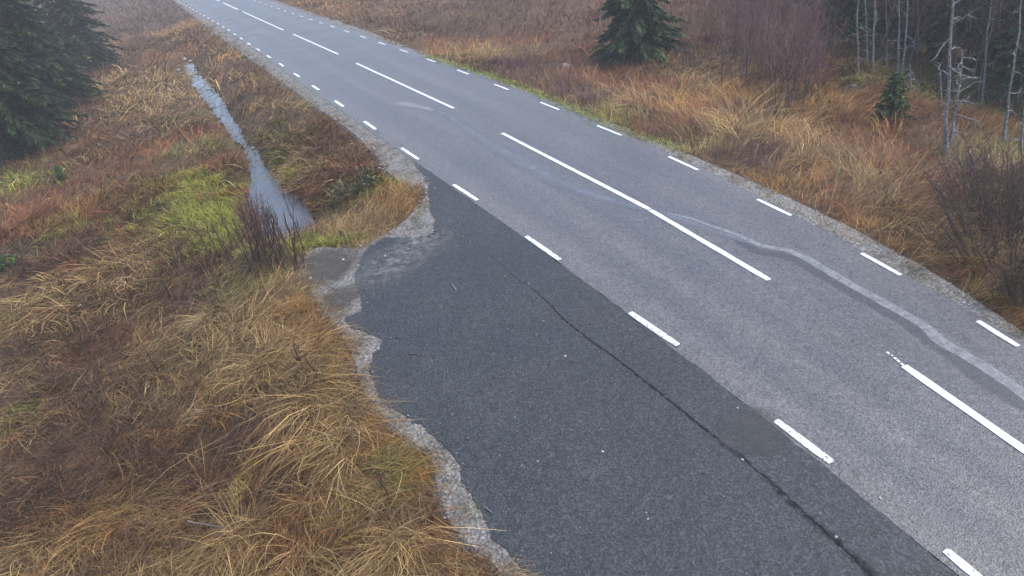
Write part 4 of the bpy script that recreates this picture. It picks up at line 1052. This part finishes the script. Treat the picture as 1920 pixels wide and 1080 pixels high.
rock(358, 116, .11, (.62, .61, .62), 'whitish rock beside the first at the ditch head', None, 2)
rock(352, 121, .10, (.20, .19, .18), 'small dark rock between the pale ones at the ditch head', None, 3)
rock(333, 133, .13, (.42, .36, .36), 'pinkish grey stone in the grass left of the ditch head', None, 4)
rock(1585, 152, .12, (.2, .21, .17), 'mossy boulder on the green clearing below the wood', None, 5)
rock(1600, 162, .08, (.22, .22, .19), 'smaller stone just below the mossy boulder', None, 6)
rock(1646, 224, .07, (.55, .52, .47), 'light stone on the slope next to the small green spruce', None, 7)
rock(1060, 128, .22, (.30, .25, .22), 'brownish stone in the far bank grass before the lone spruce', None, 8)
G_P = 'pale scraps lying in the near grass'
for k, (px, py, r, lab) in enumerate(((150, 573, .035, 'bright pale stone beside the combed straw tussock'), (540, 744, .028, 'pinkish pale scrap in the straw right of the broad mound'),
    (508, 798, .03, 'pale pointed scrap at the edge of the purplish heather'), (512, 738, .014, 'tiny pale scrap just beside the pinkish one in the straw'), (135, 568, .02, 'smaller pale scrap next to the bright stone by the combed tussock'),
    (665, 985, .02, 'small pale scrap in rusty grass below the yellowish green tussock'), (715, 956, .018, 'yellowish pale scrap in the grass near the gravel rim'), (590, 1066, .02, 'pale stone lowest in the picture, in rusty grass'))):
    rock(px, py, r, (.72, .64, .60), lab, G_P, 40 + k, None, 'pale_stone', 'stone', .5)
G_Q = 'light pebbles on the lay-by'
for k, (px, py, r, lab) in enumerate(((1060, 668, .018, 'white oblong pebble in the middle of the lay-by just below the seam'), (1130, 847, .015, 'bright white pebble in the wide lower part of the lay-by'), (1215, 973, .010, 'small pale pebble in the lowest part of the lay-by'),
    (1038, 514, .010, 'small pale pebble between the seam and the third edge dash'), (1383, 765, .011, 'pale pebble above the round worn patch'), (1392, 862, .014, 'pale pebble lying in the seam under the round worn patch'), (1568, 1007, .013, 'pale pebble in the lower end of the seam'),
    (1650, 934, .013, 'pale pebble on the road just past the dark asphalt edge'), (800, 877, .014, 'white pebble on the grass edge of the pale gravel rim'), (843, 890, .015, 'white pebble in the middle of the pale gravel rim'), (700, 751, .011, 'pale pebble in the narrow part of the gravel rim'),
    (582, 522, .026, 'white stone on the muddy patch near the ditch end'), (722, 480, .02, 'white pebble on the dusty upper corner of the lay-by'), (676, 461, .025, 'pale stone at the grass edge over the dusty corner'), (643, 487, .025, 'flat pale stone on the gravel below the verge point'))):
    rock(px, py, r, (.42, .42, .40), lab, G_Q, 60 + k, 0.004, 'pebble', 'pebble', .6)
G_D = 'dark pebbles on the lay-by asphalt'
for k, (px, py, r, lab) in enumerate(((746, 633, .026, 'black pebble off the tip of the gravel tongue'), (877, 823, .022, 'dark grey pebble just outside the widest gravel rim'), (894, 854, .014, 'small dark crumb below the dark grey pebble'), (913, 858, .016, 'dark oblong crumb right of the small crumb'),
    (894, 874, .012, 'tiny dark crumb lowest of those by the gravel rim'), (783, 742, .012, 'lone tiny dark crumb by the narrow gravel rim'))):
    rock(px, py, r, (.07, .07, .075), lab, G_D, 90 + k, 0.004, 'dark_pebble', 'pebble', .6)
def loose_gravel():
    rng = np.random.default_rng(77); base = np.array([(1, 0, 0), (-.5, .87, 0), (-.5, -.87, 0), (0, 0, .8), (0, 0, -.5)]); T = np.array([(0, 1, 3), (1, 2, 3), (2, 0, 3), (1, 0, 4), (2, 1, 4), (0, 2, 4)])
    P = []
    a, b = resample(ROAD_R, 400), resample(GRAV_R, 400); vis = [i for i in range(400) if -5 < a[i][1] < 45]
    for _ in range(5200):
        i = vis[rng.integers(0, len(vis))]; t = rng.beta(1.6, 1.1) * 1.12; P.append(np.r_[a[i] * (1 - t) + b[i] * t + rng.normal(0, .05, 2), -.012 - .012 * t])
    L = densify(GRASS_L[len(_far):], .05); bay_c = BAY_EDGE
    for _ in range(9000):
        q = L[rng.integers(0, len(L))]; d = bay_c[np.argmin(((bay_c - q) ** 2).sum(1))]; r_ = ROAD_L[np.argmin(((ROAD_L - q) ** 2).sum(1))]
        e = d if np.linalg.norm(d - q) < np.linalg.norm(r_ - q) else r_
        t = rng.uniform(-.08, 1.06) + (rng.random() < .12) * rng.exponential(.25); P.append(np.r_[q * (1 - t) + e * t + rng.normal(0, .05, 2), -.012 + (.014 if t > 1 else 0)])
    # grit scattered thinly over the lay-by
    for _ in range(800):
        q = bay_c[rng.integers(0, len(bay_c))]; c = crack[rng.integers(0, len(crack))]; t = rng.random() ** 2.2 * .9; P.append(np.r_[q * (1 - t) + c * t, BAY_Z + .001])
    P = np.array(P); n = len(P); sz = rng.gamma(2.2, .0042, n).clip(.004, .035); sz[-800:] *= .6; sz = sz * np.where(np.linalg.norm(P[:, :2], axis=1) > 14, 1.7, 1); rz = rng.uniform(0, 6.28, n); c_, s_ = np.cos(rz), np.sin(rz)
    B = base[None] * (1 + .3 * rng.normal(size=(n, 5, 3))); V = np.stack([B[..., 0] * c_[:, None] - B[..., 1] * s_[:, None], B[..., 0] * s_[:, None] + B[..., 1] * c_[:, None], B[..., 2] * .7], -1) * sz[:, None, None] + P[:, None]
    Cc = np.exp(rng.normal(math.log(.24), .45, n))[:, None] * np.array([[1.0, .98, .95]]) * (1 + .06 * rng.normal(size=(n, 3)))
    tag(mesh_np('loose_gravel', V.reshape(-1, 3), None, M_STONE, None, np.repeat(Cc.clip(.03, .7), 5, 0), (T[None] + (np.arange(n) * 5)[:, None, None]).reshape(-1, 3)), kind='stuff')
loose_gravel()
def twig(px, py, L, ang, label, colr, r=.006, z=.008, name='fallen_twig'):
    rng = np.random.default_rng(int(px)); p = at(px, py, z) if z is not None else gat(px, py, .1); s_ = Soup(); t = np.linspace(-.5, .5, 6)
    P = np.c_[t * L * math.cos(ang), t * L * math.sin(ang), np.full(6, r)] + rng.normal(0, .012 * L, (6, 3)) * [1, 1, .2]; s_.tube(P, np.linspace(r, r * .5, 6), 5, colr)
    s_.tube(np.array([P[2], P[2] + [.12 * L * math.cos(ang + .7), .12 * L * math.sin(ang + .7), r]]), [r * .6, r * .3], 4, colr)
    o = s_.build(name, M_TWIG); o.location = p + (np.array([0, 0, .1]) if z is None else 0); return tag(o, label, 'twig' if name == 'fallen_twig' else 'log')
twig(850, 537, .30, 1.9, 'pale straw stem lying across the lay-by near its tip', (.34, .34, .33), .007)
twig(780, 664, .22, -.3, 'dark twig lying on the lay-by near the gravel tongue', (.13, .11, .10), .007)
twig(917, 958, .12, -.9, 'short grey twig lying by the gravel edge of the lay-by', (.18, .18, .18), .009)
twig(945, 1062, .25, .7, 'bent pale grass stem sticking out over the lay-by corner', (.36, .34, .26), .004)
twig(1905, 307, .9, .15, 'grey fallen log lying at the frame edge under the thin trunk', (.20, .195, .18), .03, None, 'fallen_log')
twig(385, 985, .5, -.35, 'grey weathered stick lying in a dark hollow of the near grass', (.30, .27, .24), .014, None, 'fallen_stick')
def leafy(px, py, label, n, rad, cols, seed):
    rng = np.random.default_rng(seed); g = gat(px, py); r = empty('leafy_plant', g, label, 'plant'); s_ = Soup(); st = Soup()
    for _ in range(7): a = rng.uniform(0, 6.28); st.tube(np.array([[0, 0, 0], [math.cos(a) * rad * .4, math.sin(a) * rad * .4, rad * .8], [math.cos(a) * rad * .8, math.sin(a) * rad * .8, rad * 1.3]]), [.006, .004, .002], 4)
    for _ in range(n):
        c = rng.normal(0, rad * .5, 3); c[2] = abs(c[2]) + rad * .4; u = rng.normal(size=3); u /= np.linalg.norm(u); v = np.cross(u, rng.normal(size=3)); v /= np.linalg.norm(v); l = rad * .16
        s_.add([c - u * l, c + v * l * .5, c + u * l, c - v * l * .5], [(0, 1, 2, 3)], None, np.array(cols[rng.integers(0, len(cols))]))
    st.build('stems', M_BARK_B, r); s_.build('leaves', M_NEEDLE, r)
leafy(6, 508, 'bright green leafy plant at the frame edge below the meadow', 240, .28, [(.07, .15, .03), (.10, .19, .04), (.05, .10, .03)], 3)
leafy(695, 352, 'dark green leafy clump on the verge between ditch and lay-by', 260, .35, [(.085, .095, .04), (.11, .115, .045), (.12, .085, .045)], 4)
leafy(648, 375, 'olive green leafy clump lower on the same verge', 200, .3, [(.11, .11, .05), (.14, .12, .06)], 5)

# green strip of short grass along the far gravel verge
def verge_green():
    rng = np.random.default_rng(55); Lp = densify(pts([(800, 106), (906, 137), (966, 157), (1033, 184), (1123, 226), (1206, 256), (1285, 282)]), .1); n = 5200
    q = Lp[rng.integers(0, len(Lp), n)] + rng.normal(0, .13, (n, 2)); z = np.maximum(height(q), -.03) - .01; r = np.linalg.norm(q, axis=1)
    c = np.array([(.26, .32, .05), (.32, .36, .07), (.22, .27, .05), (.36, .34, .10)])[rng.integers(0, 4, n)]
    V, Q, C = blades(np.c_[q, z], rng.uniform(.06, .16, n), .007 * np.maximum(1, r / 8) ** .8, rng.uniform(0, 6.28, n), np.full(n, 1.2), rng.normal(.2, .3, n), rng.normal(0, .3, n), c, 2)
    tag(mesh_np('verge_grass', V, Q, M_GRASS, None, C), kind='stuff')
verge_green()

# ------------------------------------------------------------------ thin fog
def build_haze():
    lo, hi = (-260, -80, -6.5), (260, 280, 16.0)
    V = [(x, y, z) for z in (lo[2], hi[2]) for y in (lo[1], hi[1]) for x in (lo[0], hi[0])]
    Q = [(0, 2, 3, 1), (4, 5, 7, 6), (0, 1, 5, 4), (2, 6, 7, 3), (0, 4, 6, 2), (1, 3, 7, 5)]
    mt = bpy.data.materials.new('fog_air'); mt.use_nodes = True; n = mt.node_tree; n.nodes.clear()
    v = n.nodes.new('ShaderNodeVolumePrincipled'); v.inputs['Density'].default_value = 0.0022; v.inputs['Color'].default_value = (0.93, 0.94, 0.97, 1)
    v.inputs['Anisotropy'].default_value = 0.0
    o = n.nodes.new('ShaderNodeOutputMaterial'); n.links.new(v.outputs[0], o.inputs['Volume'])
    tag(mesh_np('haze', V, Q, mt), kind='stuff')
build_haze()
